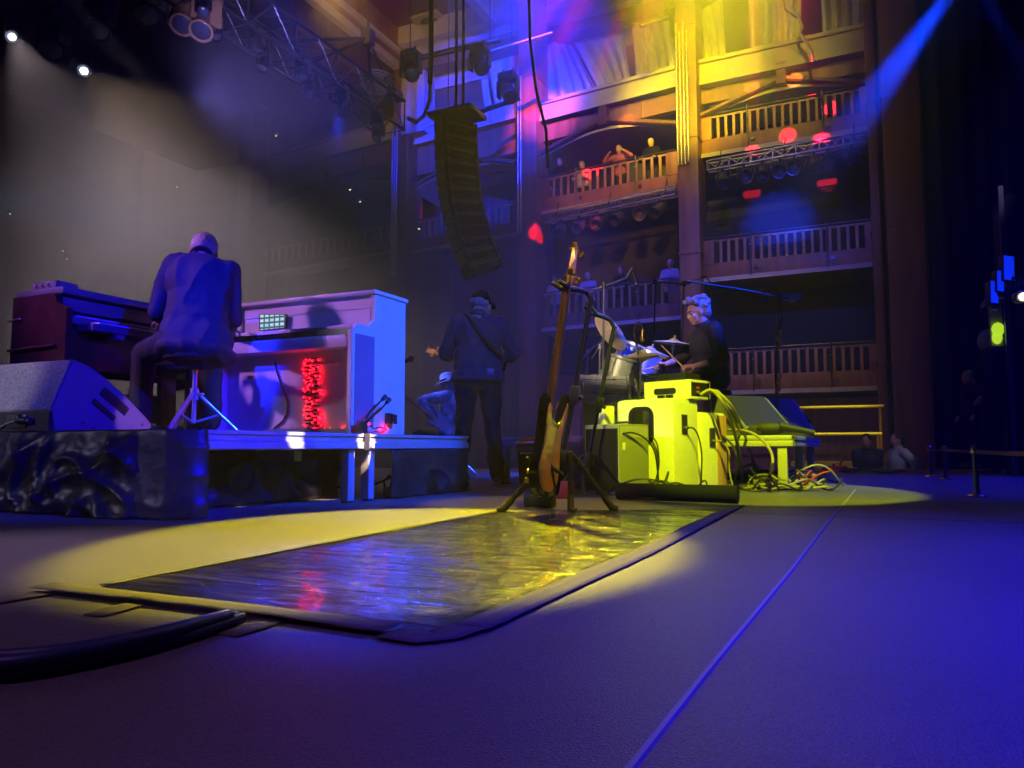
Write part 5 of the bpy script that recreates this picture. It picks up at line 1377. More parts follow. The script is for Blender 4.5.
def person(label, o, J, look, wear, hair=None, group=None, voxel=.009, rng=1, hands=None, name='person', skin='skin', folds=.006):
    """J: joints in world metres: pelvis chest neck head sh_l sh_r el_* wr_* hip_* kn_* an_*; look: way the face points"""
    J = {k: V(v) for k, v in J.items()}
    t = thing(name, label, 'person', o, 0, group)
    look = V(look).normalized(); hz = J['head'] - J['neck']
    upv = hz.normalized() * .65 + V((0, 0, 1)) * .35
    fy = (look - upv * look.dot(upv)).normalized(); upv = upv.normalized(); sxv = fy.cross(upv).normalized()
    Hm = Matrix((sxv, fy, upv)).transposed().to_4x4(); Hm.translation = J['head']
    h = lambda x, y, z: Hm @ V((x, y, z))
    # ---- body: one continuous surface
    b = MB()
    b.ico(h(0, -.012, .03), (.076, .096, .092), 3, Hm.to_3x3().to_4x4())
    b.ico(h(0, .022, -.040), (.060, .072, .075), 3, Hm.to_3x3().to_4x4())
    b.ico(h(0, .052, -.085), (.036, .036, .028), 2, Hm.to_3x3().to_4x4())
    b.ico(h(0, .094, -.020), (.014, .022, .024), 2, Hm.to_3x3().to_4x4()); b.ico(h(0, .086, .008), (.011, .016, .03), 2, Hm.to_3x3().to_4x4())
    b.ico(h(0, .078, .028), (.055, .018, .012), 2, Hm.to_3x3().to_4x4())
    b.ico(h(0, .084, -.062), (.026, .012, .012), 2, Hm.to_3x3().to_4x4())
    for s in (-1, 1):
        b.ico(h(s * .079, -.006, -.012), (.010, .022, .033), 2, Hm.to_3x3().to_4x4()); b.ico(h(s * .045, .062, -.030), (.022, .02, .022), 2, Hm.to_3x3().to_4x4())
    cap_(b, J['neck'] + (J['chest'] - J['neck']) * .12, J['head'] + upv * -.055 - fy * .02, .060, .054)
    tor = [J['pelvis'], J['pelvis'].lerp(J['chest'], .5), J['chest']]
    sv = (J['sh_r'] - J['sh_l']).normalized()
    up2 = (J['chest'] - J['pelvis']).normalized(); fv = up2.cross(sv).normalized() * -1
    if fv.dot(look) < 0 and abs(fv.dot(look)) > .6: pass
    Tm = Matrix((sv, up2.cross(sv).normalized(), up2)).transposed().to_4x4()
    b.ico(J['pelvis'] + up2 * .02, (.165, .115, .13), 3, Tm); b.ico(tor[1], (.145, .105, .19), 3, Tm); b.ico(J['chest'] - up2 * .04, (.175, .118, .19), 3, Tm)
    cap_(b, J['sh_l'], J['neck'] - up2 * .03, .058, .055); cap_(b, J['sh_r'], J['neck'] - up2 * .03, .058, .055)
    for s in 'lr':
        cap_(b, J['sh_' + s], J['el_' + s], .055, .042); cap_(b, J['el_' + s], J['wr_' + s], .041, .027)
        if 'hip_' + s in J:
            cap_(b, J['hip_' + s], J['kn_' + s], .088, .056); cap_(b, J['kn_' + s], J['kn_' + s].lerp(J['an_' + s], .35), .055, .054); cap_(b, J['kn_' + s].lerp(J['an_' + s], .35), J['an_' + s], .054, .038)
        if hands and s in hands: hand(b, J['wr_' + s], *hands[s])
        else: b.ico(J['wr_' + s] + (J['wr_' + s] - J['el_' + s]).normalized() * .06, (.035, .035, .06), 2, (J['wr_' + s] - J['el_' + s]).to_track_quat('Z', 'Y').to_matrix().to_4x4())
    link('body', remesh(b, voxel, 3), skin, t)
    # ---- face
    if voxel < .015:
        for s in (-1, 1):
            b = MB(); b.ico(h(s * .030, .074, .010), .0115, 2); ey = b.build('eye', 'eye_white', t)
            b = MB(); b.ico(h(s * .030, .082, .010), .0052, 1); b.build('pupil', 'black_plastic', ey)
        b = MB(); b.ico(h(0, .093, -.062), (.022, .007, .0045), 2, Hm.to_3x3().to_4x4()); b.build('mouth', 'lip', t)
    # ---- hair and hat
    if hair:
        hm, style = hair; b = MB(); R3 = Hm.to_3x3().to_4x4(); rd = random.Random(rng)
        if style == 'short':
            b.ico(h(0, -.026, .040), (.083, .098, .088), 3, R3); b.ico(h(0, -.06, -.01), (.078, .06, .075), 3, R3)
        elif style == 'full':
            b.ico(h(0, -.035, .060), (.086, .098, .084), 3, R3); b.ico(h(0, -.065, .0), (.082, .062, .085), 3, R3)
            for k in range(46):
                a = rd.uniform(-3.1, 3.1); z = rd.uniform(.085 if abs(a) < 1.1 else .02, .125); r = .085 * math.cos((z - .03) * 8) + .01
                b.ico(h(math.sin(a) * r, -.02 + math.cos(a) * r * 1.1, z + .012), rd.uniform(.018, .034), 1)
            for k in range(12):
                b.ico(h(rd.uniform(-.06, .06), rd.uniform(.045, .080), rd.uniform(.105, .130)), rd.uniform(.016, .026), 1)
        elif style == 'long':
            b.ico(h(0, -.026, .040), (.086, .100, .090), 3, R3); b.ico(h(0, -.06, -.07), (.082, .058, .13), 3, R3)
        elif style == 'fringe':
            b.ico(h(0, -.045, -.005), (.081, .075, .055), 3, R3)
        me = remesh(b, min(voxel, .009), 2, (.005, (60, 60, 30))); link('hair', me, hm, t)
    # ---- clothes
    for wv in wear: wv(t, J, h, Hm, sv, up2, fy, upv, Tm, voxel)
    return t

def top(m, r=1.0, sleeve=1.0, hem=0.0, waist=1.0, collar=True, skirt=.0, voxel=None, belly=1.0, folds=.007, fsc=(7, 7, 4), depth=1.0, name='jacket'):
    def f(t, J, h, Hm, sv, up2, fy, upv, Tm, vx):
        b = MB(); vx = voxel or vx
        b.ico(J['chest'] - up2 * .02, (.198 * r, .142 * r * depth, .20), 3, Tm); b.ico(J['pelvis'].lerp(J['chest'], .55), (.178 * r * waist, .135 * r * belly * depth, .21), 3, Tm)
        b.ico(J['pelvis'].lerp(J['chest'], .25), (.182 * r * waist, .135 * r * belly * depth, .17), 3, Tm)
        for s in 'lr':
            cap_(b, J['sh_' + s] - up2 * .01, J['neck'] - up2 * .035, .074 * r, .066)
            e = J['el_' + s].lerp(J['wr_' + s], sleeve * .92) if sleeve > .15 else J['sh_' + s].lerp(J['el_' + s], .7)
            if sleeve > .15:
                cap_(b, J['sh_' + s], J['el_' + s], .073 * r, .058 * r); cap_(b, J['el_' + s], e, .058 * r, .046 * r)
            else: cap_(b, J['sh_' + s], e, .072 * r, .066 * r)
        if hem or skirt:
            n = 14; lo = J['pelvis'] - up2 * hem
            b.ico(J['pelvis'] - up2 * hem * .25, (.192 * r * waist + skirt * .4, .145 * r * belly * depth + skirt * .3, .10 + hem * .55), 3, Tm)
            b.ico(J['pelvis'] - up2 * hem * .8, (.186 * r * waist + skirt, .142 * r * belly * depth + skirt, .05 + hem * .2), 3, Tm)
        me = remesh(b, vx, 4, (folds, fsc)); o = link(name, me, m, t)
        if collar:
            c = J['neck'] + (J['head'] - J['neck']) * .05; ax = (J['head'] - J['neck']).normalized()
            b = MB(); b.lathe([(.070, -.03), (.074, .0), (.066, .028), (.060, .028), (.062, 0), (.060, -.03), (.070, -.03)], c, frame_from((0, 0, 0), ax, sv), 22); b.build('collar', m, o)
        for s in 'lr':
            if sleeve > .5:
                d = (J['wr_' + s] - J['el_' + s]).normalized(); c = J['el_' + s].lerp(J['wr_' + s], sleeve * .94)
                b = MB(); b.lathe([(.048 * r, -.03), (.050 * r, .022), (.040 * r, .022), (.038 * r, -.03)], c, frame_from((0, 0, 0), d, up2), 16); b.build('cuff', m, o)
        return o
    return f

def trousers(m, r=1.0, shoe='leather', toe=None, sole=True, folds=.006):
    def f(t, J, h, Hm, sv, up2, fy, upv, Tm, vx):
        b = MB(); b.ico(J['pelvis'] + up2 * .01, (.180 * r, .130 * r, .14), 3, Tm)
        for s in 'lr':
            cap_(b, J['hip_' + s], J['kn_' + s], .102 * r, .072 * r); cap_(b, J['kn_' + s], J['an_' + s] + (J['kn_' + s] - J['an_' + s]).normalized() * .01, .072 * r, .064 * r)
        link('trousers', remesh(b, vx, 4, (folds, (9, 9, 5))), m, t)
        for s in 'lr':
            d = V(toe[s] if isinstance(toe, dict) else (toe or (J['kn_' + s] - J['hip_' + s]).cross(up2).cross(up2) * -1)); d.z = 0; d.normalize()
            a = J['an_' + s]; g = a.z - .075; q = frame_from((a.x, a.y, g), V((0, 0, 1)), d)
            b = MB(); b.ico(q @ V((0, 0, .05)), (.042, .055, .05), 2, q.to_3x3().to_4x4()); b.ico(q @ V((0, .08, .035)), (.046, .10, .035), 2, q.to_3x3().to_4x4()); b.ico(q @ V((0, .14, .03)), (.043, .06, .028), 2, q.to_3x3().to_4x4())
            me = remesh(b, .008, 2); o = link('shoe', me, shoe, t)
            b = MB(); b.prism([q @ V((x, y, .002)) for x, y in ((-.035, -.05), (.035, -.05), (.044, .04), (.047, .12), (.03, .19), (0, .205), (-.03, .19), (-.047, .12), (-.044, .04))], V((0, 0, .014)), bevel=.003); b.build('sole', 'sole', o)
    return f

def cap_hat(m='black_cloth', turn=0):
    def f(t, J, h, Hm, sv, up2, fy, upv, Tm, vx):
        R3 = Hm.to_3x3().to_4x4()
        b = MB(); b.ico(h(0, -.012, .048), (.086, .106, .085), 3, R3); me = remesh(b, .008, 3)
        o = link('cap', me, m, t)
        def fn(u, v):
            a = (u - .5) * 2.0; rr = .098 + .075 * v * math.cos(a * .9); return h(math.sin(a) * (.080 + .01 * v), math.cos(a) * rr - .004, .042 - .022 * v + .01 * math.cos(a))
        b = MB(); b.solid_sheet(fn, 12, 4, .004); b.build('brim', m, o)
        b = MB(); b.ico(h(0, -.012, .132), .008, 1); b.build('button', m, o)
        b = MB(); b.tube([h(.072 * math.sin(a), -.012 - .092 * math.cos(a), .012 + .012 * math.cos(a * 2)) for a in [-.8 + .2 * k for k in range(9)]], .006, 6); b.build('strap', 'white_paint', o)
    return f
def brim_hat(m='shirt_light'):
    def f(t, J, h, Hm, sv, up2, fy, upv, Tm, vx):
        b = MB(); b.lathe([(0, .15), (.055, .148), (.078, .135), (.088, .06), (.092, .04), (.15, .028), (.152, .022), (.09, .032), (.08, .05), (0, .06)], (0, 0, 0), Hm, 26); o = b.build('hat', m, t)
        b = MB(); b.lathe([(.0905, .042), (.0915, .042), (.0885, .07), (.0875, .07)], (0, 0, 0), Hm, 26); b.build('hat_band', 'black_cloth', o)
    return f
def glasses():
    def f(t, J, h, Hm, sv, up2, fy, upv, Tm, vx):
        b = MB()
        for s in (-1, 1):
            b.tube([h(s * .032 + .022 * math.cos(a), .097, .008 + .017 * math.sin(a)) for a in [k * PI / 6 for k in range(12)]], .0022, 5, closed=True)
            b.tube([h(s * .054, .094, .010), h(s * .075, .05, .012), h(s * .080, -.01, .008)], .0022, 5)
        b.tube([h(-.010, .098, .010), h(.010, .098, .010)], .0022, 5); b.build('glasses', 'black_metal', t)
    return f

def stand_joints(base, face, H=1.75, lean=(0, 0, 0), legs=None, arms=None, head=(0, 0, 0), sit=None):
    """joints of a figure on its feet at base, facing the unit vector face; all offsets are (to its own right, forward, up)"""
    f = V(face); f.z = 0; f.normalize(); r = f.cross(V((0, 0, 1))); u = V((0, 0, 1)); o = V(base); k = H / 1.75
    W = lambda p: o + (r * p[0] + f * p[1] + u * p[2]) * k
    le = V(lean)
    J = {'pelvis': W((0, 0, .95)), 'chest': W(V((0, 0, 1.30)) + le * .6), 'neck': W(V((0, .0, 1.50)) + le), 'head': W(V((0, .02, 1.635)) + le + V(head)),
         'sh_l': W(V((-.185, 0, 1.43)) + le * .85), 'sh_r': W(V((.185, 0, 1.43)) + le * .85), 'hip_l': W((-.09, 0, .92)), 'hip_r': W((.09, 0, .92)),
         'kn_l': W((-.10, .03, .50)), 'kn_r': W((.10, .03, .50)), 'an_l': W((-.11, -.02, .08)), 'an_r': W((.11, -.02, .08))}
    if legs:
        for q, p in legs.items(): J[q] = W(p)
    ar = arms or {'l': (-.30, .08, .92), 'r': (.30, .08, .92)}
    for s in 'lr':
        w_ = W(ar[s]); J['wr_' + s] = w_
        bend = ar.get('b' + s, (-.35 if s == 'l' else .35, -1, -.25))
        J['el_' + s] = lims(J['sh_' + s], w_, .30 * k, .265 * k, r * bend[0] + f * bend[1] + u * bend[2])
    return J, r, f

# ---- pianist on the stool, back to us, turned to the organ
pf = V((-.90, .43, 0)).normalized(); pr = pf.cross(UP)
pr = V((pf.y, -pf.x, 0)); S_ = SP + V((0, 0, SH))
def W(p): return S_ + pr * p[0] + pf * p[1] + V((0, 0, p[2]))
# trunk faces away from us, a little towards the organ
tf = V((-.62, .78, 0)).normalized(); tr = V((tf.y, -tf.x, 0))
def Wt(p): return S_ + tr * p[0] + tf * p[1] + V((0, 0, p[2]))
J = {'pelvis': Wt((0, .0, .10)), 'chest': Wt((0, .07, .44)), 'neck': Wt((-.01, .14, .605)), 'head': Wt((-.015, .245, .655)),
     'sh_l': Wt((-.160, .10, .540)), 'sh_r': Wt((.155, .10, .515)),
     'hip_l': Wt((-.10, .03, .07)), 'hip_r': Wt((.10, .03, .07))}
J['wr_l'] = Wt((-.26, .42, .25)); J['wr_r'] = Wt((.12, .46, .22))
J['el_l'] = lims(J['sh_l'], J['wr_l'], .30, .27, tr * -.35 - tf * .5 + V((0, 0, -1)))
J['el_r'] = lims(J['sh_r'], J['wr_r'], .30, .27, tr * .3 - tf * .5 + V((0, 0, -1)))
J['kn_l'] = S_ + V((-.44, .00, .0)); J['an_l'] = S_ + V((-.46, .0, -SH + .10))
J['kn_r'] = S_ + V((-.26, .36, .02)); J['an_r'] = S_ + V((-.28, .40, -SH + .085))
def pian_extra(t, J, h, Hm, sv, up2, fy, upv, Tm, vx):
    pass
person('seated pianist with white hair seen from behind, in a dark suit jacket', SP, J, tf * .8 + V((-.3, 0, -.75)),
       [top('jacket_cloth', 1.0, 1.0, .15, 1.04, True, .045, folds=.015, fsc=(8, 8, 3.6), name='suit_jacket'), trousers('trousers_black', 1.05, toe={'l': (-1, .1, 0), 'r': (-.9, .4, 0)})],
       ('hair_white', 'short'), voxel=.008, hands={'l': (tf * .8 - tr * .3 + V((0, 0, -.3)), V((0, 0, 1)), -1, .5), 'r': (tf + V((0, 0, -.3)), V((0, 0, 1)), 1, .5)}, skin='skin_pale')

# ---- bass player on his feet, back to us, cap, bass held across
bp = fl(478, 484); bp.z = 0
bf = V((-.50, .87, 0)).normalized()
J, r_, f_ = stand_joints(bp, bf, 1.79, lean=(.0, .02, -.01), head=(.03, .035, -.02),
    legs={'kn_l': (-.13, .03, .50), 'an_l': (-.17, .04, .08), 'kn_r': (.13, .04, .50), 'an_r': (.16, -.10, .08), 'hip_l': (-.10, 0, .92), 'hip_r': (.10, 0, .92)},
    arms={'l': (-.27, .38, 1.17), 'bl': (-.45, -.3, -1), 'r': (.16, .27, 1.08), 'br': (1, -.5, -.4)})
def strap_f(t, J, h, Hm, sv, up2, fy, upv, Tm, vx): pass
person('bass player standing with his back turned, dark shirt and black cap', bp, J, f_ * .62 + r_ * .70 + V((0, 0, -.28)),
       [top('shirt_navy', 1.10, 1.0, .05, 1.12, True, .025, folds=.016, fsc=(7, 7, 2.8), name='loose_shirt'), trousers('trousers_black', 1.08, toe=f_, folds=.014), cap_hat('black_cloth'), glasses()],
       ('hair_grey', 'fringe'), voxel=.008, hands={'l': (f_ * .5 - r_ * .6 + V((0, 0, .5)), V((0, 0, 0)) - r_ * .6 - f_ * .3, 1, 1.0), 'r': (-r_ * .75 + f_ * .2 - V((0, 0, .5)), f_, -1, .7)}, skin='skin_pale')
hdp = dep(428, 350, 7.55); bod = dep(502, 374, 6.93)
gd_ = (hdp - bod); gs_ = gd_.length / 1.20
guitar('bass_guitar', 'bass guitar worn by the standing bass player, brass pegged amber headstock', frame_from(bod, gd_, -f_ * .95 + V((0, 0, .2))), gs_, head='maple', neck='maple', back='black_gloss')
b = MB()
def band(b, pts, w, th):
    for p, q, n0, n1 in pts: pass
sp_ = [J['sh_l'] + f_ * .12 + V((0, 0, -.02)), J['sh_l'] + V((0, 0, .082)) + r_ * .06, J['chest'] - f_ * .175 + V((0, 0, .06)) + r_ * -.02, J['chest'] - f_ * .170 + r_ * .10 + V((0, 0, -.10)), J['pelvis'].lerp(J['chest'], .45) + r_ * .215 - f_ * .06, bod + r_ * -.02 + V((0, 0, .06))]
cable('dark guitar strap across the back of the bass player', sp_, .017, 'leather', name='guitar_strap', cat='strap')
b = MB(); q = J['pelvis'] + r_ * .10 - f_ * .165 + V((0, 0, .00)); fm = frame_from(q, V((0, 0, 1)), -f_)
b.box((0, 0, 0), (.065, .026, .10), fm, bevel=.006); t = tag(b.build('wireless_pack', 'steel_dark'), 'small wireless pack clipped at the waist of the bass player', 'radio pack')

# ---- seated guitarist with a pale hat far behind
gp = dep(455, 470, 9.2); gp.z = 0
t = throne('stool under the far guitarist in the pale hat', gp, .40)
gf = -RT * .85 + FW * .5; gf.z = 0; gf.normalize(); gr = V((gf.y, -gf.x, 0)); S2 = gp + V((0, 0, .40))
def W2(p): return S2 + gr * p[0] + gf * p[1] + V((0, 0, p[2]))
J = {'pelvis': W2((0, 0, .10)), 'chest': W2((0, .04, .42)), 'neck': W2((0, .07, .58)), 'head': W2((0, .11, .68)), 'sh_l': W2((-.18, .04, .53)), 'sh_r': W2((.18, .04, .53)),
     'hip_l': W2((-.1, .02, .07)), 'hip_r': W2((.1, .02, .07)), 'kn_l': W2((-.2, .42, .06)), 'kn_r': W2((.2, .42, .06)), 'an_l': W2((-.2, .42, -.315)), 'an_r': W2((.2, .46, -.315)),
     'wr_r': dep(448, 424, 9.0), 'wr_l': dep(430, 414, 8.85)}
for s, q in (('l', -1), ('r', 1)): J['el_' + s] = lims(J['sh_' + s], J['wr_' + s], .29, .26, gr * q + V((0, 0, -.7)))
person('seated guitarist in a pale hat and checked shirt beyond the riser', gp, J, gf + V((0, 0, -.2)), [top('shirt_mid', 1.03, .95, .04, name='checked_shirt'), trousers('trousers_black', 1.0, toe=gf), brim_hat('white_tolex')], ('hair_grey', 'short'), voxel=.011)
e0 = dep(452, 431, 8.95); e1 = dep(413, 401, 8.75)
guitar('electric_guitar', 'electric guitar held by the far seated guitarist in the hat', frame_from(e0, e1 - e0, -gf), .72, body='clear_plastic', back='clear_plastic', front='clear_plastic', neck='maple', head='white_paint', n_str=6)

# ---- drummer in profile
ds = DC + V((.47, .10, 0)); S3 = ds + V((0, 0, .50)); df = (-RT * .97 - FW * .10); df.z = 0; df.normalize(); dr = V((df.y, -df.x, 0))
sh = dep(712, 447, 7.0); S3 = V((sh.x, sh.y, DZ + .43))
def W3(p): return S3 + dr * p[0] + df * p[1] + V((0, 0, p[2]))
J = {'pelvis': W3((0, -.02, .09)), 'chest': W3((0, .03, .42)), 'neck': W3((0, .055, .595)), 'head': W3((0, .11, .715)), 'sh_l': W3((-.18, .03, .535)), 'sh_r': W3((.18, .03, .535)),
     'hip_l': W3((-.1, .0, .07)), 'hip_r': W3((.1, .0, .07)), 'kn_l': W3((-.24, .40, .06)), 'kn_r': W3((.24, .40, .06)), 'an_l': W3((-.24, .44, -.345)), 'an_r': W3((.24, .46, -.345)),
     'wr_l': W3((-.16, .20, .20)), 'wr_r': W3((.05, .40, .24))}
J['el_l'] = lims(J['sh_l'], J['wr_l'], .29, .25, dr * -.5 - df * 1.0 + V((0, 0, -.5))); J['el_r'] = lims(J['sh_r'], J['wr_r'], .29, .25, dr * 1.2 - df * .6 + V((0, 0, -.6)))
hl = {'l': (df + V((0, 0, -.05)), V((0, 0, 1)) - dr * .4, -1, 1.15), 'r': (df + V((0, 0, -.1)), V((0, 0, 1)) + dr * .4, 1, 1.15)}
person('grey haired drummer in a dark shirt seen in profile behind the kit', (S3.x, S3.y, DZ), J, df + V((0, 0, .0)),
       [top('shirt_black', 1.06, .45, .03, 1.0, True, .0, folds=.007, name='dark_shirt'), trousers('trousers_black', 1.0, toe=df)], ('hair_grey', 'full'), voxel=.0075, hands=hl, rng=5)
def stick(label, w, d):
    w = V(w); d = V(d).normalized(); b = MB(); b.tube([w - d * .10, w + d * .15, w + d * .27, w + d * .293, w + d * .30], [.0075, .0075, .005, .0065, .003], 8); tag(b.build('drumstick', 'maple'), label, 'drumstick', 'drumsticks of the drummer')
hl_ = J['wr_l'] + df * .095 + V((0, 0, -.025))
stick('drumstick in the near hand of the drummer, raised towards the blue cymbal', hl_, dep(658, 342, 6.85) - hl_)
hr_ = J['wr_r'] + df * .095 + V((0, 0, -.025))
stick('drumstick in the far hand of the drummer, over the snare', hr_, df + V((0, 0, -.25)) - dr * .2)

# ---- crew and spectators
def standing(label, base, face, H, tm, bm, hair, arms=None, head=(0, 0, 0), lean=(0, 0, 0), group=None, vx=.018, legs=True, sleeve=.1, skin='skin', rng=1):
    J, r, f = stand_joints(base, face, H, lean, None, arms, head)
    return person(label, base, J, f + V((0, 0, -.15)), [top(tm, 1.03, sleeve, .05, name='shirt', voxel=vx), trousers(bm, toe=f)], hair, group, vx, rng, skin=skin)
GF = -1.15
p = atY(868, 470, 13.9); standing('man in dark clothes behind the stage edge looking down at his hands', (p.x, p.y, GF), (-.2, -1, 0), 1.70, 'shirt_black', 'trousers_black', ('hair_dark', 'short'), {'l': (-.05, .28, 1.08), 'r': (.08, .30, 1.06)}, (0, .03, -.02))
p = atY(899, 470, 13.9); standing('person in a pale shirt behind the stage edge, hand on hip', (p.x, p.y, GF), (-.95, -.5, 0), 1.70, 'shirt_light', 'trousers_black', ('hair_dark', 'short'), {'l': (-.22, -.02, 1.02), 'bl': (-1, -.6, 0), 'r': (.20, .28, 1.0)}, sleeve=.9)
p = fl(973, 466); p.z = 0; standing('crew member in black standing beside the wing curtain, farther one', (p.x, p.y, 0), (-.9, -.3, 0), 1.66, 'black_cloth', 'black_cloth', ('hair_grey', 'long'), sleeve=.9, group='crew in the wing')
p = fl(1003, 474); p.z = 0; standing('crew member in black before the lamp tower, hair lit blue', (p.x - .12, p.y - .3, 0), (-.9, .2, 0), 1.74, 'black_cloth', 'black_cloth', ('hair_grey', 'long'), sleeve=.9, group='crew in the wing')
def spectator(label, bay, px, py_head, v, tm, hair, arms=None, rng=1, H=1.68, skin='skin', group='spectators on the balconies', deck=None, face=None, lean=(0, .06, 0), head=(0, 0.03, 0)):
    P = bay.P - bay.n * v; q = plane_hit(px, py_head, P, bay.n)
    base = V((q.x, q.y, deck)) if deck is not None else V((q.x, q.y, q.z - H * .96))
    standing(label, base, face or bay.n, H, tm, 'trousers_black', hair, arms, head, lean, group, .022, True, .9, skin, rng)
d1, d0 = zM[1] - 1.15, zM[0] - 1.15
lean_arm = {'l': (-.22, .36, 1.10), 'r': (.22, .36, 1.10)}
spectator('spectator in dark clothes at the violet end of the lit balcony', BMd, 561, 140, .35, 'black_cloth', ('hair_dark', 'long'), None, 1, 1.72, deck=d1)
spectator('small bright faced spectator peering over the lit balcony rail', BMd, 583, 152, .25, 'shirt_light', ('hair_grey', 'short'), lean_arm, 2, 1.42, 'skin_pale', deck=d1)
spectator('spectator in a reddish shirt raising both arms on the lit balcony', BMd, 620, 140, .25, 'shirt_red', ('hair_grey', 'short'), {'l': (-.24, .26, 1.50), 'bl': (-1, 0, -.6), 'r': (.24, .30, 1.46), 'br': (1, 0, -.6)}, 3, 1.66, 'skin_pale', deck=d1)
spectator('spectator at the yellow end of the lit balcony', BMd, 652, 137, .35, 'black_cloth', ('hair_grey', 'short'), lean_arm, 4, 1.70, 'skin_pale', deck=d1)
spectator('spectator in the dim blue balcony nearest the violet pillar', BMd, 556, 266, .3, 'shirt_light', ('hair_dark', 'short'), lean_arm, 5, 1.66, deck=d0)
spectator('spectator in the dim blue balcony beside the guitar headstock', BMd, 589, 272, .3, 'shirt_light', ('hair_grey', 'short'), lean_arm, 6, 1.62, deck=d0)
spectator('spectator in the dim blue balcony above the boom stand', BMd, 622, 270, .3, 'black_cloth', ('hair_dark', 'short'), lean_arm, 7, 1.68, deck=d0)
spectator('spectator leaning along the rail at the end of the dim blue balcony', BMd, 668, 262, .3, 'shirt_light', ('hair_grey', 'short'), {'l': (-.30, .36, 1.14), 'r': (.1, .42, 1.10)}, 8, 1.70, deck=d0, lean=(-.12, .14, -.04))
# ================================================================ light
def spot(name, loc, to, col, W, deg, blend=.15, r=.05):
    l = bpy.data.lights.new(name, 'SPOT'); l.color = col; l.energy = W; l.spot_size = math.radians(deg); l.spot_blend = blend
    l.shadow_soft_size = r
    o = bpy.data.objects.new(name, l); COL.objects.link(o); o.location = loc
    o.rotation_euler = (V(to) - V(loc)).to_track_quat('-Z', 'Y').to_euler()
    return o
DEEP = (.003, .002, 1); BLUE = (.008, .07, 1); YEL = (1, .80, 0); LIME = (.86, 1, 0); WARM = (1, .80, .85); LAV = (.55, .30, 1); RED = (1, .01, .04)

# blue from the wing side
spot('blue_side', (4.8, .2, 4.8), (-3.75, 2.85, .70), DEEP, 8000, 14, .5, .12)
spot('blue_piano', (4.2, 4.7, 6.6), (-2.85, 4.2, .66), BLUE, 11000, 12, .4, .10)
spot('blue_floor', (4.1, -.4, 5.6), (1.7, 1.8, 0), (.002, .001, 1), 14000, 42, 1, .2)
spot('blue_pianist', (-.6, -2.6, 4.6), (-3.66, 3.3, 1.22), (.006, .012, 1), 11000, 6.4, .6, .05)
spot('blue_strip', (4.6, 3.4, 6.4), fl(318, 509), DEEP, 5000, 10, .6, .1)
spot('blue_floor.001', (3.6, 9.0, 7.0), (1.2, 8.2, 0), DEEP, 4000, 46, 1, .2)
spot('blue_bass', (2.0, -1.5, 6.5), (-3.2, 6.3, 1.25), (.02, .05, 1), 4800, 10, .5, .08)
spot('blue_drums', (3.4, 5.0, 6.0), (-2.1, 7.4, 1.35), (.005, .05, 1), 10000, 12, .5, .08)
spot('kit_white', (-2.6, -2.6, 6.4), (-2.02, 6.9, 1.24), (1, .86, .38), 3600, 7.4, .5, .05)
spot('blue_skirt', (3.4, -2.2, 3.4), (-2.84, 2.54, .2), DEEP, 4500, 4, .5, .05)
spot('blue_back', dep(338, 108, 14.5), fl(350, 574), (.01, .03, 1), 4200, 3.6, .9, .06)
spot('blue_apron', (-7.5, 6.0, 8.5), (-3.85, 8.4, 0), (.005, .06, 1), 11000, 9, .4, .1)
# yellow specials
spot('yellow_special_amps', (.9, -1.6, 8.2), (-.90, 6.05, .0), LIME, 12500, 12.3, .10, .05)
spot('yellow_special_mat', (-4.6, 9.5, 9.0), (-1.62, 2.48, 0), (1, .80, 0), 18000, 10.4, .25, .05)
spot('skirt_fill', (-7.2, -1.6, 2.2), (-3.9, 2.5, .22), (.72, .62, .95), 190, 24, .8, .1)
spot('lavender_guitarist', (-9, 5, 6.5), (-4.9, 8.0, 1.0), (.9, .75, 1), 900, 6, .5, .05)
spot('yellow_guitar', (1.0, 1.2, 6.5), (-1.48, 3.82, .62), (1, .72, 0), 2600, 11, .4, .05)
spot('yellow_far', dep(735, 60, 13), (-.35, 2.4, 0), (1, .80, .10), 170, 14, 1, .10)
spot('yellow_rail', (-1.5, 8, 9.5), atY(838, 440, 17.0), YEL, 4500, 12, .5, .05)
spot('lavender_house', (2.2, 8.0, 6.0), (-.02, 13.9, -.2), (.62, .5, .95), 420, 12, .8, .05)
# lavender and white front light
spot('lavender_wash', (-8.0, -.9, 5.0), (-3.45, 3.9, .8), (.62, .22, .95), 2100, 15, .6, .2)
spot('lavender_floor', (-5.2, -1.2, 4.0), fl(-10, 556), (.80, .52, 1), 1300, 20, 1, .1)
spot('amber_headstock', (-9, 3.2, 5.0), dep(428, 350, 7.55), (1, .55, .12), 1500, 3.2, .3, .03)
spot('white_wedge', (-4.9, -3.4, 3.2), (-4.4, 2.6, .66), (1, .88, .80), 1000, 6.5, .4, .1)
spot('violet_floor', (-.9, -1.2, 4.4), (-.8, 1.0, 0), (.62, .24, .95), 170, 48, 1, .2)
spot('lavender_drummer', (-3.2, -2.2, 5.6), (-1.85, 7.0, 1.55), (.85, .48, 1), 1900, 8, .5, .05)
spot('pink_patch', (3.0, -.3, 4.4), (-3.86, 3.12, .47), (.9, .35, .9), 3000, 1.9, .15, .02)
spot('white_patch', (3.2, 2.6, 4.6), (-2.8, 3.86, .32), (1, .66, .4), 24000, 1.5, .2, .02)
spot('white_patch.001', (3.2, 2.6, 4.6), (-2.78, 3.22, .38), (1, .85, .95), 14000, .9, .2, .02)
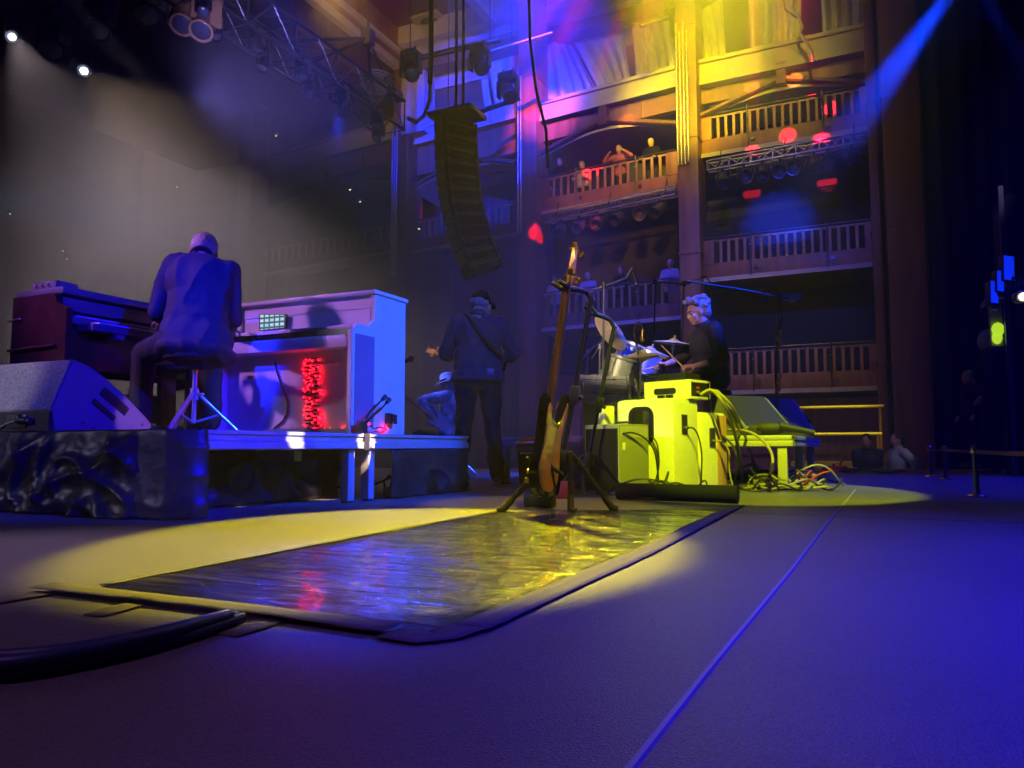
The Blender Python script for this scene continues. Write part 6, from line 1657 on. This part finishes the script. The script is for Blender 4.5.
# follow spots from the house
spot('follow_spot_light', dep(12, 37, 20), dep(175, 330, 16), WARM, 9000, 42, .45, .12)
spot('follow_spot_light.001', dep(84, 71, 20), (-3.7, 5.2, .9), (1, .70, .50), 5200, 12, .4, .12)
spot('teal_house', dep(-60, 190, 16), dep(120, 215, 15), (.12, .45, .9), 500, 26, .9, .1)
spot('magenta_wall', (-2.2, 6, 11.8), dep(545, 75, 21), (1, .16, .55), 60000, 9.5, .9, .1)
# side wall
S0 = V((-1.6, 5.5, 12.6))
spot('yellow_wall', S0, dep(690, 85, 20.0), (1, .78, .01), 72000, 17, .9, .1)
spot('yellow_wall.001', V((-1.6, 9.0, 13.2)), dep(700, 30, 19), (1, .80, .01), 6500, 40, .9, .1)
spot('yellow_haze_fill', (-2.0, 15.6, 13.3), (-2.9, 16.6, 6), (1, .80, .01), 4500, 46, 1, .08)  # added unseen spot that makes the yellow haze cloud glow
spot('blue_haze_fill', (-6.6, 14.8, 13.3), (-6.4, 16.6, 6), (.006, .02, 1), 11000, 56, 1, .08)  # added unseen spot that brightens the blue haze from above
spot('blue_wall', (-.8, 5.0, 12.8), dep(508, 30, 20), (.006, .02, 1), 190000, 21, .9, .1)
spot('blue_wall.001', (-1.0, 6.5, 9.0), dep(770, 250, 19.3), (.02, .04, 1), 4200, 26, .9, .1)
spot('blue_wall.002', (-1.5, 6.5, 8.0), dep(600, 300, 20.3), (.03, .04, 1), 4200, 17, .9, .1)
spot('amber_wall', (-2.0, 6, 9.5), dep(615, 165, 20), (1, .36, .05), 7000, 17, .8, .1)
spot('wall_fill', (-.5, 6, 6.0), dep(690, 350, 20), (.70, .34, .75), 480, 60, 1, .2)
spot('navy_fill', (-1.0, 5, 6.5), dep(470, 380, 20), (.10, .10, 1), 1300, 26, 1, .2)
spot('blue_beam', atY(968, -30, 9), dep(785, 215, 19.5), (.003, .04, 1), 52000, 9.5, .9, .06)
spot('blue_beam.001', atY(968, -30, 9), atY(1060, 120, 12), (.01, .03, 1), 6000, 7, .8, .06)
spot('ceiling_amber', (-7.5, 9, 7.5), fl(385, 60, ZC), (1, .55, .10), 3600, 30, .9, .1)
spot('truss_violet', (-5.5, 5, 3.5), atX(300, 60, TX), (.30, .25, 1), 2600, 40, .9, .1)
for i, (px, py, z, dg) in enumerate(((546, 88, 21, 2.3), (480, 128, 21, 2.6), (500, 156, 21, 2.6), (600, 190, 20, 2.4), (552, 194, 20.5, 2.2), (795, 82, 19.2, 2.3), (752, 88, 19.5, 2.3), (833, 118, 19, 2.0), (823, 152, 19, 2.4), (790, 173, 20.5, 2.3), (752, 182, 20.5, 2.2), (812, 95, 19, 1.6), (598, 152, 21, 2.6), (632, 104, 20.5, 2.4))):
    spot('red_dot', V((-1.0, 9.5, 10.4)), dep(px, py, z), (1, .01, .05) if i not in (5, 6, 13) else (1, .25, .05), 60000, dg, .25, .02)

# haze
m = bpy.data.materials.new('haze'); m.use_nodes = True; nt = m.node_tree; N = nt.nodes; L = nt.links
N.remove(N['Principled BSDF'])
vs = N.new('ShaderNodeVolumeScatter'); vs.inputs['Anisotropy'].default_value = .2
tc = N.new('ShaderNodeTexCoord')
def math_(op, a, b=None):
    n = N.new('ShaderNodeMath'); n.operation = op
    for i, x in enumerate((a, b)):
        if x is None: continue
        if isinstance(x, (int, float)): n.inputs[i].default_value = x
        else: L.new(x, n.inputs[i])
    return n.outputs[0]
nz = N.new('ShaderNodeTexNoise'); nz.inputs['Scale'].default_value = .30; nz.inputs['Detail'].default_value = 4; nz.inputs['Distortion'].default_value = .6
L.new(tc.outputs['Object'], nz.inputs['Vector'])
wisp = N.new('ShaderNodeMapRange'); wisp.inputs[1].default_value = .34; wisp.inputs[2].default_value = .68; wisp.inputs[3].default_value = .25; wisp.inputs[4].default_value = 1.75
L.new(nz.outputs['Fac'], wisp.inputs[0])
def bank(c, s, amt):
    a = N.new('ShaderNodeVectorMath'); a.operation = 'SUBTRACT'; L.new(tc.outputs['Object'], a.inputs[0]); a.inputs[1].default_value = c
    d = N.new('ShaderNodeVectorMath'); d.operation = 'DIVIDE'; L.new(a.outputs[0], d.inputs[0]); d.inputs[1].default_value = s
    l = N.new('ShaderNodeVectorMath'); l.operation = 'LENGTH'; L.new(d.outputs[0], l.inputs[0])
    r = N.new('ShaderNodeMapRange'); r.interpolation_type = 'SMOOTHSTEP'
    r.inputs[1].default_value = 0; r.inputs[2].default_value = 1; r.inputs[3].default_value = amt; r.inputs[4].default_value = 0
    L.new(l.outputs['Value'], r.inputs[0]); return r.outputs[0]
banks = math_('ADD', bank((-10.5, 12, 4.0), (8, 9, 6.5), .13), math_('ADD', math_('ADD', math_('ADD', bank((-3.9, 16.0, 11.6), (5.5, 6.5, 5.0), .07), bank(tuple(dep(700, 10, 16.5)), (3.4, 3.5, 3.2), .24)), bank(tuple(dep(520, -10, 16.5)), (3.0, 3.2, 2.8), .24)), bank((.35, 12.0, 6.6), (2.0, 4.2, 4.2), .07)))
dens = math_('ADD', math_('MULTIPLY', banks, wisp.outputs[0]), .0035)
L.new(dens, vs.inputs['Density'])
L.new(vs.outputs[0], N['Material Output'].inputs['Volume'])
M['haze'] = m
b = MB(); b.bx((-33.5, -5.5, -1.14), (9.5, 26.5, 13.9))
o = b.build('stage_haze', 'haze'); tag(o, 'thin grey theatrical haze filling the hall', 'haze', kind='stuff')

w = bpy.data.worlds.new('night'); SC.world = w; w.use_nodes = True
w.node_tree.nodes['Background'].inputs[0].default_value = (.0, .0, .0, 1)
w.node_tree.nodes['Background'].inputs[1].default_value = 0
vs_ = SC.view_settings
vs_.view_transform = 'Standard'; vs_.look = 'None'; vs_.exposure = 0; vs_.gamma = 1; vs_.use_curve_mapping = False
SC.cycles.use_denoising = True
SC.cycles.max_bounces = 5; SC.cycles.diffuse_bounces = 3; SC.cycles.glossy_bounces = 3; SC.cycles.volume_bounces = 0
SC.cycles.volume_step_rate = .4
SC.cycles.sample_clamp_indirect = 4
SC.cycles.caustics_reflective = False; SC.cycles.caustics_refractive = False
